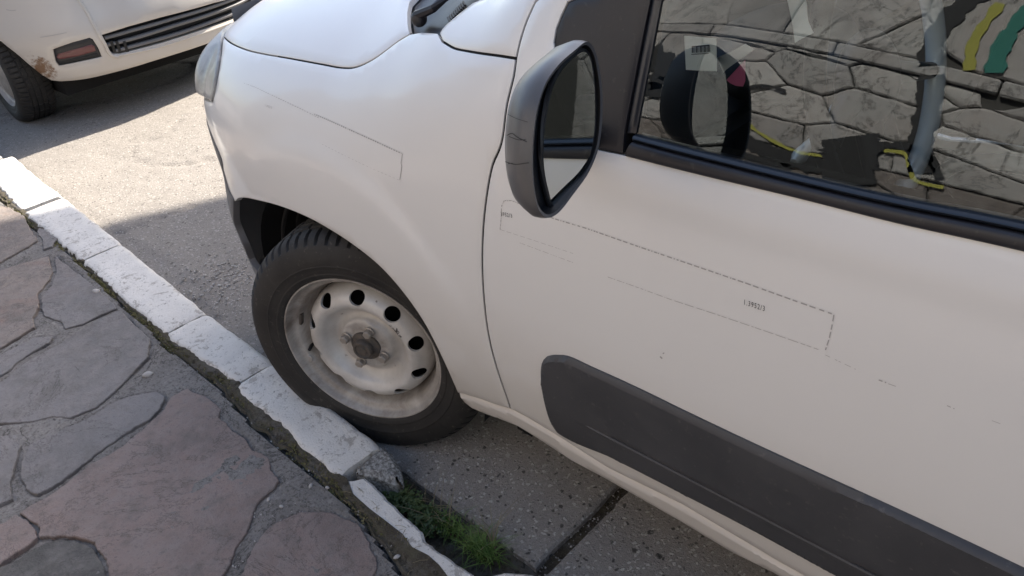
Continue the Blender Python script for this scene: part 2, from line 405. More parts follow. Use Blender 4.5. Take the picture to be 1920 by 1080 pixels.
# road: exposed aggregate, coordinates in metres
def mk_road(name, ca, cb, dark, light, spots):
    t = NT(name)
    n0 = t.noise(1.3, 5, .6); n1 = t.noise(420, 3, .75); n3 = t.noise(14, 6, .65, .3)
    vc = t.n('ShaderNodeTexVoronoi'); vc.inputs['Scale'].default_value = 95; dn = t.n('ShaderNodeTexNoise'); dn.inputs['Scale'].default_value = 60; t.l(t.co, dn.inputs['Vector']); va = t.n('ShaderNodeVectorMath', operation='MULTIPLY_ADD'); t.l(dn.outputs['Color'], va.inputs[0]); va.inputs[1].default_value = (.018, .018, .018); t.l(t.co, va.inputs[2]); wco = va.outputs[0]; t.l(wco, vc.inputs['Vector'])
    sx = t.n('ShaderNodeSeparateColor'); t.l(vc.outputs['Color'], sx.inputs[0])
    c = t.mix(t.ramp(n0, [(.3, 0), (.7, 1)]), ca, cb)
    c = t.mix(t.math('MULTIPLY', t.ramp(n3, [(.35, 0), (.7, 1)]), .4), c, tuple(v * .72 for v in ca))
    inside = t.ramp(vc.outputs['Distance'], [(.30, 1), (.42, 0)])
    c = t.mix(t.math('MULTIPLY', inside, t.ramp(sx.outputs[0], [(.62, 0), (.66, .8)])), c, light)
    c = t.mix(t.math('MULTIPLY', inside, t.ramp(sx.outputs[1], [(.86 , 0), (.88, .85)])), c, dark)
    v2 = t.n('ShaderNodeTexVoronoi'); v2.inputs['Scale'].default_value = 42; t.l(wco, v2.inputs['Vector'])
    s2 = t.n('ShaderNodeSeparateColor'); t.l(v2.outputs['Color'], s2.inputs[0])
    in2 = t.ramp(v2.outputs['Distance'], [(.20, 1), (.28, 0)])
    c = t.mix(t.math('MULTIPLY', in2, t.ramp(s2.outputs[0], [(.80, 0), (.83, spots)])), c, tuple(v * .8 for v in dark))
    c = t.mix(t.math('MULTIPLY', in2, t.ramp(s2.outputs[1], [(.86, 0), (.88, .6)])), c, light)
    c = t.mix(t.ramp(n1, [(.52, 0), (.66, .6)]), c, dark); c = t.mix(t.ramp(t.noise(150, 4, .75), [(.54, 0), (.68, .5)]), c, light)
    h = t.math('ADD', t.math('MULTIPLY', inside, .5), t.math('ADD', t.math('MULTIPLY', n1, .8), t.math('MULTIPLY', n3, 1.5)))
    return t.set(c, .92, t.bump(h, .7, .004))
MAT['asphalt'] = mk_road('worn_gravel_asphalt', (.29, .265, .24), (.235, .215, .195), (.09, .08, .07), (.43, .40, .37), .7)
MAT['slab'] = mk_road('exposed_aggregate_concrete', (.36, .325, .295), (.275, .25, .228), (.05, .045, .04), (.58, .55, .51), .85)
# ------------------------------------------------------------------ curved body surfaces
class Surf:
    """P[i,j] = point for parameters a[i], q[j] (uniform grids)"""
    def __init__(s, a, q, P):
        s.a, s.q, s.P = a, q, P
        dx = np.gradient(P, a, axis=0); dq = np.gradient(P, q, axis=1)
        N = np.cross(dx, dq); L = np.linalg.norm(N, axis=2); bad = L < 1e-5
        N /= np.maximum(L, 1e-9)[..., None]; N[bad] = (0, 0, 1); s.N = N
        na, nq = len(a), len(q)
        V = [Vector(v) for v in P.reshape(-1, 3)]; Fc = []; s.cells = []
        for i in range(na - 1):
            for j in range(nq - 1):
                k = i * nq + j; Fc.append((k, k + nq, k + nq + 1, k + 1)); s.cells.append((i, j))
        s.bvh = BVHTree.FromPolygons(V, Fc)
    def _b(s, T, p):
        fa = np.clip((p[0] - s.a[0]) / (s.a[1] - s.a[0]), 0, len(s.a) - 1.0001); fq = np.clip((p[1] - s.q[0]) / (s.q[1] - s.q[0]), 0, len(s.q) - 1.0001)
        i, j = int(fa), int(fq); u, v = fa - i, fq - j
        return T[i, j] * (1 - u) * (1 - v) + T[i + 1, j] * u * (1 - v) + T[i, j + 1] * (1 - u) * v + T[i + 1, j + 1] * u * v
    def pt(s, p, off=0.0):
        n = s._b(s.N, p); n = n / np.linalg.norm(n)
        return s._b(s.P, p) + n * off
    def tr(s, u, v):
        d = ray(u, v)
        h = s.bvh.ray_cast(Vector(CAMP), Vector(d)); k = 0
        while h[0] is None and k < 40:
            k += 1; h = s.bvh.ray_cast(Vector(CAMP), Vector(ray(u + k, v)))
        s.shift = k
        if h[0] is None: raise ValueError('trace miss %s' % ((u, v),))
        i, j = s.cells[h[2]]; p = np.array([(s.a[i] + s.a[i + 1]) / 2, (s.q[j] + s.q[j + 1]) / 2]); e = 1e-4; H = np.array(h[0])
        for _ in range(4):
            r = H - s._b(s.P, p); Ja = (s._b(s.P, p + (e, 0)) - s._b(s.P, p - (e, 0))) / (2 * e); Jq = (s._b(s.P, p + (0, e)) - s._b(s.P, p - (0, e))) / (2 * e)
            J = np.stack([Ja, Jq], 1) + 0; p = p + np.linalg.lstsq(J, r, rcond=None)[0]
        return p
def ident(P): return P
def mirror_y(P): P = np.array(P); P[..., 1] = 1.72 - P[..., 1]; return P
def panel(name, S, outline, mat, parent=None, g=.018, gap=0.0, off=0.0, roll=.0018, skirt=.018, holes=(), post=ident, flip=False, offf=None, label=None, interior=True, ring=.004, both=False, mirror_join=False):
    """A sheet of bodywork: closed outline in surface parameters, lifted onto S, with rolled edge and a turned-in flange."""
    if gap: outline = inset(outline, gap)
    outline = densify(outline, g)
    loops = [outline] + [densify(h, g) for h in holes]
    pts, edges = [], []
    for lp in loops:
        b = len(pts); pts += [tuple(p) for p in lp]; edges += [(b + i, b + (i + 1) % len(lp)) for i in range(len(lp))]
    nb = len(pts)
    rings = []
    if roll:
        for k, lp in enumerate(loops):
            r = inset(lp, ring if k == 0 else -ring)
            ok = dseg(r, lp) > ring * .8
            rings.append(r[ok]); pts += [tuple(p) for p in r[ok]]
    A = np.array(outline); lo, hi = A.min(0), A.max(0)
    if interior:
        gx, gq = np.meshgrid(np.arange(lo[0], hi[0], g), np.arange(lo[1], hi[1], g), indexing='ij')
        gp = np.stack([gx.ravel(), gq.ravel()], 1); gp[:, 0] += (np.arange(len(gp)) % 2) * 1e-5
        ok = inpoly(gp, outline)
        for h in loops[1:]: ok &= ~inpoly(gp, h)
        gp = gp[ok]
        for lp in loops:
            if len(gp): gp = gp[dseg(gp, lp) > g * .55]
        pts += [tuple(p) for p in gp]
    vo, eo, fo, ov, oe, of = delaunay_2d_cdt([Vector(p) for p in pts], edges, [], 1, 1e-6)
    vo = np.array([tuple(v) for v in vo]); 
    cen = np.array([np.mean([vo[k] for k in f], axis=0) for f in fo])
    keep = inpoly(cen, outline)
    for h in loops[1:]: keep &= ~inpoly(cen, h)
    faces = [tuple(f) for f, k in zip(fo, keep) if k]
    isb = np.zeros(len(vo), bool)
    for k, src in enumerate(ov): isb[k] = any(q < nb for q in src)
    W = []
    for k, p in enumerate(vo):
        o = off + (offf(p) if offf else 0) - (roll if isb[k] else 0)
        W.append(S.pt(p, o))
    W = [np.array(w) for w in W]
    bm = bmesh.new(); V = [bm.verts.new(w) for w in W]
    for f in faces:
        try: bm.faces.new([V[i] for i in f])
        except ValueError: pass
    if skirt:
        be = [e for e in bm.edges if len(e.link_faces) == 1]
        vin = {}
        for e in be:
            for v in e.verts:
                if v not in vin:
                    k = v.index if v.index >= 0 else -1
        bm.verts.index_update()
        for e in be:
            for v in e.verts:
                if v not in vin:
                    o = off + (offf(vo[v.index]) if offf else 0) - skirt
                    vin[v] = S.pt(vo[v.index], o)
        new = {v: bm.verts.new(c) for v, c in vin.items()}
        for e in be:
            a, b = e.verts
            f = e.link_faces[0]
            vs = [l.vert for l in f.loops]; i = vs.index(a)
            if vs[(i + 1) % len(vs)] is b: a, b = b, a
            try: bm.faces.new((a, b, new[b], new[a]))
            except ValueError: pass
    if mirror_join:
        geo = bmesh.ops.duplicate(bm, geom=bm.verts[:] + bm.edges[:] + bm.faces[:])['geom']
        mv = [v for v in geo if isinstance(v, bmesh.types.BMVert)]; mf = [f_ for f_ in geo if isinstance(f_, bmesh.types.BMFace)]
        for v in mv: v.co.y = 1.72 - v.co.y
        bmesh.ops.reverse_faces(bm, faces=mf)
        bmesh.ops.remove_doubles(bm, verts=bm.verts, dist=.0004)
    me = bpy.data.meshes.new(name); bm.verts.ensure_lookup_table()
    for v in bm.verts:
        v.co = Vector(post(np.array(v.co)))
    if post is not ident: bmesh.ops.reverse_faces(bm, faces=bm.faces)
    bm.to_mesh(me); bm.free()
    o = finish(name, me, mat, parent, True, 45, label)
    return o
def strip_on(S, pts, width, off, bm, dash=None, closed=False):
    """thin ribbon lying on a surface along parameter points"""
    pts = [np.array(p) for p in densify(pts, .0014 if dash else .0025, closed)]; rj = random.Random(len(pts))
    if closed: pts.append(pts[0])
    k = 0
    for i in range(len(pts) - 1):
        if dash and ((i % (dash[0] + dash[1])) >= dash[0] or rj.random() < .12): continue
        a, b = pts[i], pts[i + 1]; t = b - a; L = np.linalg.norm(t)
        if L < 1e-7: continue
        n = np.array([-t[1], t[0]]) / L * width / 2
        q = [bm.verts.new(S.pt(c, off)) for c in (a - n, b - n, b + n, a + n)]
        bm.faces.new(q)
# van body surface -------------------------------------------------
ZT = pch([-.90, -.86, -.84, -.78, -.65, -.45, -.2, 0, .3, .42, .6, .9, 1.2, 1.45, 1.8, 3.3], [.66, .71, .79, .885, .955, .995, 1.03, 1.055, 1.085, 1.10, 1.23, 1.46, 1.65, 1.70, 1.72, 1.72])
Y0 = pch([-.86, -.84, -.80, -.74, -.66, -.56, -.45, -.33, -.2, -.05, .1, 3.3], [.86, .58, .33, .19, .108, .060, .033, .016, .007, .002, 0, 0])
NE = pch([-.86, -.4, .0, .2, .35, .5, .9, 3.3], [3.3, 3.2, 3.3, 4.0, 5.5, 7.5, 7.5, 7.5])
def build_van_surface():
    ax = np.arange(-.855, 3.25, .012); aq = np.arange(-.48, 2.05, .012)
    P = np.zeros((len(ax), len(aq), 3))
    ph = np.linspace(0, math.pi / 2, 260)
    for i, x in enumerate(ax):
        W = .86 - Y0(x); H = ZT(x) - .62; n = NE(x)
        c, s_ = np.cos(ph), np.sin(ph); r = (c**n + s_**n)**(-1 / n)
        cc = c * r; z = .62 + H * s_ * r
        s1 = np.clip((z - .62) / .31, 0, 1)
        T = .02 * s1**2 + np.where(z > .93, .13 * (z - .93), 0) + .14 * ((z - .93) + np.sqrt((z - .93)**2 + .02**2)) / 2 * (z > .7)
        y = .86 - W * cc + T * cc
        q = np.concatenate([[0], np.cumsum(np.hypot(np.diff(y), np.diff(z)))])
        up = aq >= 0
        P[i, up, 1] = np.interp(aq[up], q, y); P[i, up, 2] = np.interp(aq[up], q, z)
        zl = .62 + aq[~up]
        front = float(sstep(-.24, -.60, x))
        out = front * .022 * sstep(.57, .42, zl)
        P[i, ~up, 2] = zl; P[i, ~up, 1] = y[0] + .035 * ((.62 - zl) / .3)**2 * (1 - front * .7) - out
        P[i, :, 0] = x
    # wheel arch flare pressed into the wing
    X, Z = P[..., 0], P[..., 2]
    r = np.hypot(X - .0, Z - .29)
    fl = .006 * sstep(-.42, -.08, X) * sstep(.500, .474, r) * sstep(.50, .30, X) * (P[..., 1] < .5)
    P[..., 1] -= fl
    # soft shoulder crease under the window line of the door
    P[..., 1] -= .004 * np.exp(-((Z - .885) / .018)**2) * sstep(.45, .65, X) * (P[..., 1] < .3)
    return Surf(ax, aq, P)
VS = build_van_surface()
def T_(*pp): return [VS.tr(u, v) for u, v in pp]
def XZ(x, z):
    i = int(np.clip(round((x - VS.a[0]) / (VS.a[1] - VS.a[0])), 0, len(VS.a) - 1))
    zz = VS.P[i, :, 2]; k = np.argmax(zz >= zz.max() - 1e-4)
    return np.array([x, np.interp(z, zz[:k + 1], VS.q[:k + 1])])
def qtop(x):
    i = int(np.clip(round((x - VS.a[0]) / (VS.a[1] - VS.a[0])), 0, len(VS.a) - 1))
    y = VS.P[i, :, 1]; return VS.q[np.argmax(y >= .86 - 1e-4)]
# ================================================================== SETTING
def noise_edge(poly, amp, g, seed=0, freq=40):
    out = []
    for i, p in enumerate(densify(poly, g)):
        n = noise.noise_vector(Vector((p[0] * freq, p[1] * freq, seed * 3.7)))
        out.append(p + np.array([n.x, n.y]) * amp)
    return out
def slab_piece(name, poly, z0, z1, mat, parent, bev=.004, label=None, amp=.0, smooth=True, g=.05, tilt=(0, 0), seed=0, undul=0.0):
    """a stone with an irregular outline, bevelled top edge and real thickness"""
    poly = [np.array(p[:2]) for p in poly]
    if area(poly) < 0: poly = poly[::-1]
    top = inset(poly, bev); cen = np.mean(poly, axis=0)
    ins = []
    if undul:
        lo, hi = np.array(poly).min(0), np.array(poly).max(0)
        gx, gq = np.meshgrid(np.arange(lo[0], hi[0], g), np.arange(lo[1], hi[1], g), indexing='ij')
        gp = np.stack([gx.ravel(), gq.ravel()], 1); gp[:, 0] += (np.arange(len(gp)) % 2) * 1e-5
        gp = gp[inpoly(gp, top)]
        if len(gp): ins = [tuple(p) for p in gp[dseg(gp, top) > g * .5]]
    def zz(p, base):
        z = base + (p[0] - cen[0]) * tilt[0] + (p[1] - cen[1]) * tilt[1]
        if undul: z += undul * noise.noise(Vector((p[0] * 9, p[1] * 9, seed)))
        return z
    n = len(poly)
    pts = [Vector(p) for p in top] + [Vector(p) for p in ins]
    vo, eo, fo, *_ = delaunay_2d_cdt(pts, [(i, (i + 1) % n) for i in range(n)], [], 1, 1e-6)
    cenf = np.array([np.mean([tuple(vo[k]) for k in f], axis=0) for f in fo]); keep = inpoly(cenf, top)
    bm = bmesh.new()
    V = [bm.verts.new((v.x, v.y, zz(v, z1))) for v in vo]
    for f, k in zip(fo, keep):
        if k: bm.faces.new([V[i] for i in f])
    be = [e for e in bm.edges if len(e.link_faces) == 1]
    # walls from boundary verts
    bm.verts.ensure_lookup_table()
    near = {}
    P = np.array(poly); Tp = np.array(top)
    for e in be:
        for v in e.verts:
            if v not in near:
                k = int(np.argmin(np.hypot(Tp[:, 0] - v.co.x, Tp[:, 1] - v.co.y)))
                near[v] = (bm.verts.new((P[k][0], P[k][1], zz(P[k], z1) - bev)), bm.verts.new((P[k][0], P[k][1], z0)))
    for e in be:
        a, b = e.verts; f = e.link_faces[0]; vs = [l.vert for l in f.loops]; i = vs.index(a)
        if vs[(i + 1) % len(vs)] is b: a, b = b, a
        for (p, q) in (((a, b), (near[b][0], near[a][0])), ((near[a][0], near[b][0]), (near[b][1], near[a][1]))):
            try: bm.faces.new((*p, *q))
            except ValueError: pass
    me = bpy.data.meshes.new(name); bmesh.ops.recalc_face_normals(bm, faces=bm.faces); bm.to_mesh(me); bm.free()
    return finish(name, me, mat, parent, smooth, 35, label)
def sheet(name, x0, x1, y0, y1, z, mat, kind='structure', parent=None):
    o = mesh_obj(name, [(x0, y0, z), (x1, y0, z), (x1, y1, z), (x0, y1, z)], [(0, 1, 2, 3)], mat, parent, False)
    if kind: o['kind'] = kind
    return o
# road: a fine relief near the camera, flat beyond
def relief(name, x0, x1, y0, y1, g, zf, mat, parent=None, kind=None):
    nx = int((x1 - x0) / g) + 1; ny = int((y1 - y0) / g) + 1
    xs = np.linspace(x0, x1, nx); ys = np.linspace(y0, y1, ny)
    V = [(x, y, zf(x, y)) for x in xs for y in ys]
    Fc = [(i * ny + j, (i + 1) * ny + j, (i + 1) * ny + j + 1, i * ny + j + 1) for i in range(nx - 1) for j in range(ny - 1)]
    o = mesh_obj(name, V, Fc, mat, parent, True, 60)
    if kind: o['kind'] = kind
    return o
ground = sheet('ground', -400, 400, -400, 400, -.03, MAT['asphalt'])
def road_z(x, y):
    n = noise.noise(Vector((x * 2.1, y * 2.1, 0))) * .006 + noise.noise(Vector((x * 9, y * 9, 3))) * .0022 + noise.noise(Vector((x * 33, y * 33, 5))) * .0012
    crack = abs(noise.noise(Vector((x * 1.1 + 4, y * 1.6, 8))) + .05 * noise.noise(Vector((x * 22, y * 22, 1))))
    return n - .012 * float(sstep(.018, .0, crack)) - .004 * (y < .1)
road = relief('road', -6.0, -.1, -.06, 3.4, .02, road_z, MAT['asphalt'], kind='structure')
for r_ in ((-60, -6.0, -.06, 9), (-6.0, -.1, 3.4, 9), (-.1, 60, 3.4, 9)):
    sheet('road', *r_, .0, MAT['asphalt'], kind=None, parent=road)
# concrete slabs with a recessed, earth filled joint
def slab_z(x, y): return noise.noise(Vector((x * 3, y * 3, 2))) * .003 + noise.noise(Vector((x * 40, y * 40, 2))) * .0012
soilbed = sheet('slab_joint_soil', -.12, 9, -.20, 3.4, -.018, MAT['soil'], kind=None, parent=road)
def slab(x0, x1, y0, y1, seed):
    poly = noise_edge([(x0, y0), (x1, y0), (x1, y1), (x0, y1)], .005, .03, seed, 30)
    return slab_piece('concrete_slab', poly, -.03, .002, MAT['slab'], road, bev=.006, undul=.003, seed=seed, g=.06)
slab(-.09, .524, -.032, 1.7, 1); slab(.553, 2.6, -.055, 1.7, 2); slab(-.09, .524, 1.73, 3.38, 3); slab(.553, 2.6, 1.73, 3.38, 4)
slab(2.63, 4.8, .03, 1.7, 5); slab(2.63, 4.8, 1.73, 3.38, 6)
# sidewalk bed -----------------------------------------------------
ZS = .0925
KL0 = [(-60, 290), (30, 385), (95, 440), (150, 487), (240, 570), (305, 623), (350, 652), (410, 695), (438, 712), (490, 768), (548, 815), (600, 865), (640, 903)]
KLW = np.array([gz(u, v, .1)[:2] for u, v in KL0])
def soil_edge(x):   # inner edge (towards flagstones) of the earth strip
    pts = [(-60, 330), (20, 400), (60, 432), (100, 450), (150, 500), (200, 548), (240, 590), (275, 612), (300, 650), (350, 690), (400, 730), (430, 765), (475, 815), (540, 862), (610, 920), (650, 960), (690, 1010), (720, 1060), (740, 1100), (760, 1140)]
    W = np.array([gz(u, v, .09)[:2] for u, v in pts]); y_ = float(np.interp(x, W[:, 0], W[:, 1])); k_ = float(np.interp(x, KLW[:, 0], KLW[:, 1])); return y_ + (.22 * (k_ - y_) if k_ > y_ else 0)
def px_poly(pp, z=.098): return [gz(u, v, z)[:2] for u, v in pp]
STONES = [
 ('stone_brown', [(-60, 372), (0, 385), (20, 390), (45, 405), (57, 430), (70, 450), (50, 462), (0, 490), (-80, 520)]),
 ('stone_brown', [(-60, 540), (0, 505), (50, 490), (90, 478), (98, 510), (90, 525), (68, 550), (72, 575), (60, 595), (65, 612), (30, 633), (0, 650), (-60, 690)]),
 ('stone_grey', [(100, 477), (130, 500), (170, 530), (210, 565), (217, 578), (185, 590), (155, 606), (122, 615), (112, 600), (80, 590), (76, 560), (95, 535), (104, 510)]),
 ('stone_grey', [(225, 582), (240, 597), (262, 618), (280, 633), (277, 667), (252, 692), (227, 720), (207, 740), (177, 763), (130, 782), (100, 780), (60, 790), (0, 792), (-60, 800), (-60, 760), (0, 716), (20, 703), (50, 680), (85, 658), (110, 645), (145, 622), (180, 600)]),
 ('stone_grey', [(293, 731), (306, 742), (298, 765), (280, 783), (255, 798), (233, 812), (200, 835), (167, 862), (143, 880), (105, 905), (70, 925), (45, 915), (37, 887), (43, 860), (57, 832), (90, 818), (117, 806), (150, 790), (177, 776), (210, 757), (240, 743), (268, 736)]),
 ('stone_pink', [(350, 727), (383, 740), (400, 752), (413, 763), (410, 780), (430, 800), (460, 820), (472, 838), (500, 853), (507, 880), (520, 897), (510, 915), (480, 940), (473, 967), (462, 990), (448, 1013), (427, 1060), (405, 1090), (395, 1130), (240, 1140), (206, 1100), (204, 1080), (198, 1047), (181, 1017), (145, 1005), (110, 1003), (74, 1005), (70, 983), (38, 960), (60, 945), (85, 932), (110, 917), (140, 893), (173, 867), (207, 850), (233, 832), (255, 812), (280, 793), (303, 770), (322, 743)]),
 ('stone_pink', [(27, 966), (50, 974), (64, 988), (66, 1006), (50, 1020), (33, 1032), (0, 1056), (-60, 1090), (-60, 1010), (0, 982)]),
 ('stone_dark', [(33, 1046), (60, 1025), (84, 1013), (112, 1009), (140, 1010), (174, 1024), (190, 1048), (196, 1080), (200, 1115), (0, 1130), (-60, 1120), (-30, 1075), (0, 1060)]),
 ('stone_pink', [(452, 1080), (462, 1050), (476, 1020), (500, 990), (530, 970), (562, 958), (600, 957), (640, 965), (672, 980), (683, 1000), (700, 1035), (706, 1060), (700, 1085), (690, 1130), (430, 1135)]),
 ('stone_grey', [(-50, 690), (0, 664), (30, 650), (62, 632), (100, 630), (96, 640), (60, 660), (30, 682), (12, 697), (-50, 735)]),
 ('stone_grey', [(0, 815), (30, 812), (38, 835), (28, 860), (18, 900), (22, 935), (0, 945), (-60, 960), (-60, 820)]),
 ('stone_grey', [(110, 440), (98, 462), (82, 466), (78, 448), (68, 432), (74, 424), (92, 430)]),
]
NL = [(648, 905), (660, 935), (690, 962), (720, 985), (752, 1010), (770, 1035), (800, 1050), (820, 1068), (840, 1095), (880, 1130)]
NLw = np.array([gz(u, v, .085)[:2] for u, v in NL])
STP = [noise_edge(noise_edge(px_poly(pp), .005, .012, k, 26), .0028, .006, k + 50, 110) for k, (mt, pp) in enumerate(STONES)]
def build_walk(x0, x1, y0, y1, g):
    xs = np.arange(x0, x1 + g * .5, g); ys = np.arange(y0, y1 + g * .5, g); XX, YY = np.meshgrid(xs, ys, indexing='ij'); Q = np.stack([XX.ravel(), YY.ravel()], 1)
    D = np.full(len(Q), 9.0)
    for p in STP:
        p = np.array(p); lo, hi = p.min(0) - .03, p.max(0) + .03; m_ = np.all((Q > lo) & (Q < hi), axis=1)
        if m_.any(): D[m_] = np.minimum(D[m_], dseg(Q[m_], p))
    se_ = {float(x): soil_edge(float(x)) for x in xs}; V = []
    for (x, y), d in zip(Q, D):
        z = ZS + noise.noise(Vector((x * 5, y * 5, 0))) * .004 + noise.noise(Vector((x * 24, y * 24, 3))) * .0022 + noise.noise(Vector((x * 90, y * 90, 5))) * .0016
        if d < .010: z -= .009 * (1 - d / .010) * max(0, min(1, .55 + 1.6 * noise.noise(Vector((x * 8, y * 8, 9)))))
        if y > se_[float(x)]: z = min(z, .066)
        if x > .085 and y > float(np.interp(x, NLw[:, 0], NLw[:, 1])) + .008: z = -.05
        V.append((x, y, z))
    ny = len(ys); return V, [(i * ny + j, (i + 1) * ny + j, (i + 1) * ny + j + 1, i * ny + j + 1) for i in range(len(xs) - 1) for j in range(ny - 1)]
V_, F_ = build_walk(-2.6, 1.2, -1.35, -.13, .0075)
side = mesh_obj('sidewalk', V_, F_, MAT['mortar'], None, True, 60); side['kind'] = 'structure'
for r_ in ((-40, -2.6, -2.03, -.15), (1.2, 40, -2.03, -.15), (-2.6, 1.2, -2.03, -1.35)):
    sheet('mortar_bed', *r_, ZS, MAT['mortar'], kind=None, parent=side)
for k, (mt, pp) in enumerate(STONES):
    pl = STP[k]
    slab_piece('flagstone', pl, (.06), .0975 - (.003 if mt == 'stone_dark' else 0) - .0008 * (k % 3), MAT[mt], side, bev=.0018, g=.05, undul=.003, seed=k, tilt=(random.uniform(-.006, .006), random.uniform(-.006, .006)))
# flagstones beyond the frame (irregular cells)
def voronoi_cells(x0, x1, y0, y1, g, rnd, seed=0):
    R = random.Random(seed); S = []
    nx = int((x1 - x0) / g); ny = max(1, int((y1 - y0) / g))
    for i in range(-1, nx + 1):
        for j in range(-1, ny + 1): S.append((x0 + (i + .5 + R.uniform(-rnd, rnd)) * g, y0 + (j + .5 + R.uniform(-rnd, rnd)) * (y1 - y0) / ny))
    cells = []
    for a in S:
        poly = [(x0, y0), (x1, y0), (x1, y1), (x0, y1)]
        for b in S:
            if b is a or abs(b[0] - a[0]) > 3 * g or abs(b[1] - a[1]) > 3 * g: continue
            mx, my = (a[0] + b[0]) / 2, (a[1] + b[1]) / 2; nx_, ny_ = b[0] - a[0], b[1] - a[1]
            out = []
            for k in range(len(poly)):
                p, q = poly[k], poly[(k + 1) % len(poly)]
                dp = (p[0] - mx) * nx_ + (p[1] - my) * ny_; dq = (q[0] - mx) * nx_ + (q[1] - my) * ny_
                if dp <= 0: out.append(p)
                if (dp < 0 < dq) or (dq < 0 < dp):
                    t_ = dp / (dp - dq); out.append((p[0] + (q[0] - p[0]) * t_, p[1] + (q[1] - p[1]) * t_))
            poly = out
            if len(poly) < 3: break
        if len(poly) >= 3: cells.append(poly)
    return cells
def visible(p, z, mrg=60):
    c = RM.T @ (np.array([p[0], p[1], z]) - CAMP)
    if c[2] <= 0: return False
    u, v = 960 + F * c[0] / c[2], 540 + F * c[1] / c[2]
    return -mrg < u < 1920 + mrg and -mrg < v < 1080 + mrg
traced = [px_poly(pp) for _, pp in STONES]
kk = 0
for cell in voronoi_cells(-3.4, 3.2, -1.98, -.30, .42, .38, 5):
    c = np.mean(cell, axis=0)
    if any(visible(p, .1, 10) for p in cell): continue
    if any(inpoly([p], t_)[0] for t_ in traced for p in list(cell) + [c]): continue
    ins = inset(cell, .018)
    if abs(area(ins)) < .01: continue
    kk += 1
    slab_piece('flagstone', noise_edge(ins, .006, .05, kk + 40, 25), .06, .098, MAT[('stone_grey', 'stone_brown', 'stone_pink')[kk % 3]], side, bev=.004)
# kerb stones ------------------------------------------------------
kerb = empty('kerb', (0, 0, 0), 'kerb of whitewashed stones between flagstone sidewalk and road', 'kerb')
KL = [(-60, 290), (0, 352), (30, 385), (60, 412), (95, 440), (150, 487), (180, 512), (200, 532), (240, 570), (262, 585), (305, 623), (330, 645), (350, 652), (378, 676), (410, 695), (438, 712), (452, 740), (490, 768), (520, 792), (548, 815), (560, 835), (600, 865), (625, 888), (640, 903)]
KR = [(-60, 215), (0, 268), (40, 305), (80, 340), (105, 356), (140, 385), (200, 432), (250, 473), (300, 513), (350, 555), (400, 594), (450, 630), (500, 667), (520, 680), (560, 712), (600, 745), (650, 785), (700, 822), (715, 832), (700, 872), (685, 893)]
def on_line(L, xq):
    W = np.array([gz(u, v, .1)[:2] for u, v in L]); return np.interp(xq, W[:, 0], W[:, 1])
def kerb_stone(x0, x1, seed, mat=None, ex=0.0, rnd=.006):
    """solid stone: cross-sections along x, with rounded upper edge on the road side"""
    n = max(6, int((x1 - x0) / .012)); xs = np.linspace(x0, x1, n); bm = bmesh.new(); rings = []
    for i, x in enumerate(xs):
        yl = float(on_line(KL, x)) + noise.noise(Vector((x * 26, seed, 0))) * .009 + noise.noise(Vector((x * 90, seed, 4))) * .005 + .010 * max(0, noise.noise(Vector((x * 11, seed, 14))) - .25)
        yr = float(on_line(KR, x)) + noise.noise(Vector((x * 14, seed, 9))) * .004
        dz = -.006 * max(0, .05 - abs(noise.noise(Vector((x * 6, seed, 21))))) / .05 * .5 + noise.noise(Vector((x * 5, seed, 2))) * .003 + noise.noise(Vector((x * 28, seed, 6))) * .002
        e = min(i, n - 1 - i); drop = (.007, .0025, .0007)[e] if e < 3 else 0
        yl_, yr_ = yl + drop * .5, yr - drop * .5
        w = yr_ - yl_; z = .1 + dz - drop
        prof = [(yl_ - .004, .02), (yl_ - .003, .07), (yl_, z - .010), (yl_ + .004, z - .003), (yl_ + .010, z)]
        prof += [(yl_ + w * f_, z + noise.noise(Vector((x * 40, f_ * 9, seed))) * .0016) for f_ in (.25, .4, .55, .7, .82)]
        prof += [(yr_ - .014, z - .0005), (yr_ - .006, z - .004), (yr_, z - .012), (yr_ + .008, z - .045), (yr_ + .014, -.03)]
        rings.append([bm.verts.new((x + (.0 if 0 < i < n - 1 else noise.noise(Vector((p[0] * 25, seed, i))) * .006), p[0], p[1])) for p in prof])
    for a, b in zip(rings[:-1], rings[1:]):
        for k in range(len(a) - 1): bm.faces.new((a[k], b[k], b[k + 1], a[k + 1]))
    bm.faces.new(rings[0]); bm.faces.new(rings[-1][::-1])
    return bm_obj('kerb_stone', bm, mat or MAT['kerb'], kerb, True, 50)
for k, (a, b) in enumerate(((-2.9, -2.175), (-2.135, -1.492), (-1.486, -.792), (-.787, -.402), (-.396, .085))): kerb_stone(a, b, k)
# far kerb, out of sight behind the frame edge, and the narrow stones near the grass
bm = bmesh.new(); box(bm, -9, -2.92, -.14, .02, -.02, .1, .01); bm_obj('kerb_stone', bm, MAT['kerb'], kerb)
# chipped raw end of the painted stone
def chip():
    out = [gz(u, v, .075)[:2] for u, v in ((668, 896), (682, 872), (700, 846), (709, 836), (720, 834), (733, 846), (744, 862), (752, 880), (750, 893), (728, 897), (705, 893))]
    o = slab_piece('chipped_kerb_end', noise_edge(out, .003, .008, 5, 70), -.03, .078, MAT['kerbraw'], kerb, bev=.012, undul=.016, g=.012, seed=4, tilt=(-.35, -.25))
    return o
chip()
NL = [(648, 905), (660, 935), (690, 962), (720, 985), (752, 1010), (770, 1035), (800, 1050), (820, 1068), (840, 1095), (880, 1130)]
NR = [(684, 898), (705, 915), (730, 942), (762, 972), (792, 1000), (800, 1018), (830, 1042), (865, 1066), (888, 1082), (930, 1115)]
def block_from(outline, z0, z1, name, mat, parent, bev=.01, seed=0, amp=.003, und=.003):
    return slab_piece(name, noise_edge(outline, amp, .008, seed, 60), z0, z1, mat, parent, bev=bev, undul=und, g=.015, seed=seed)
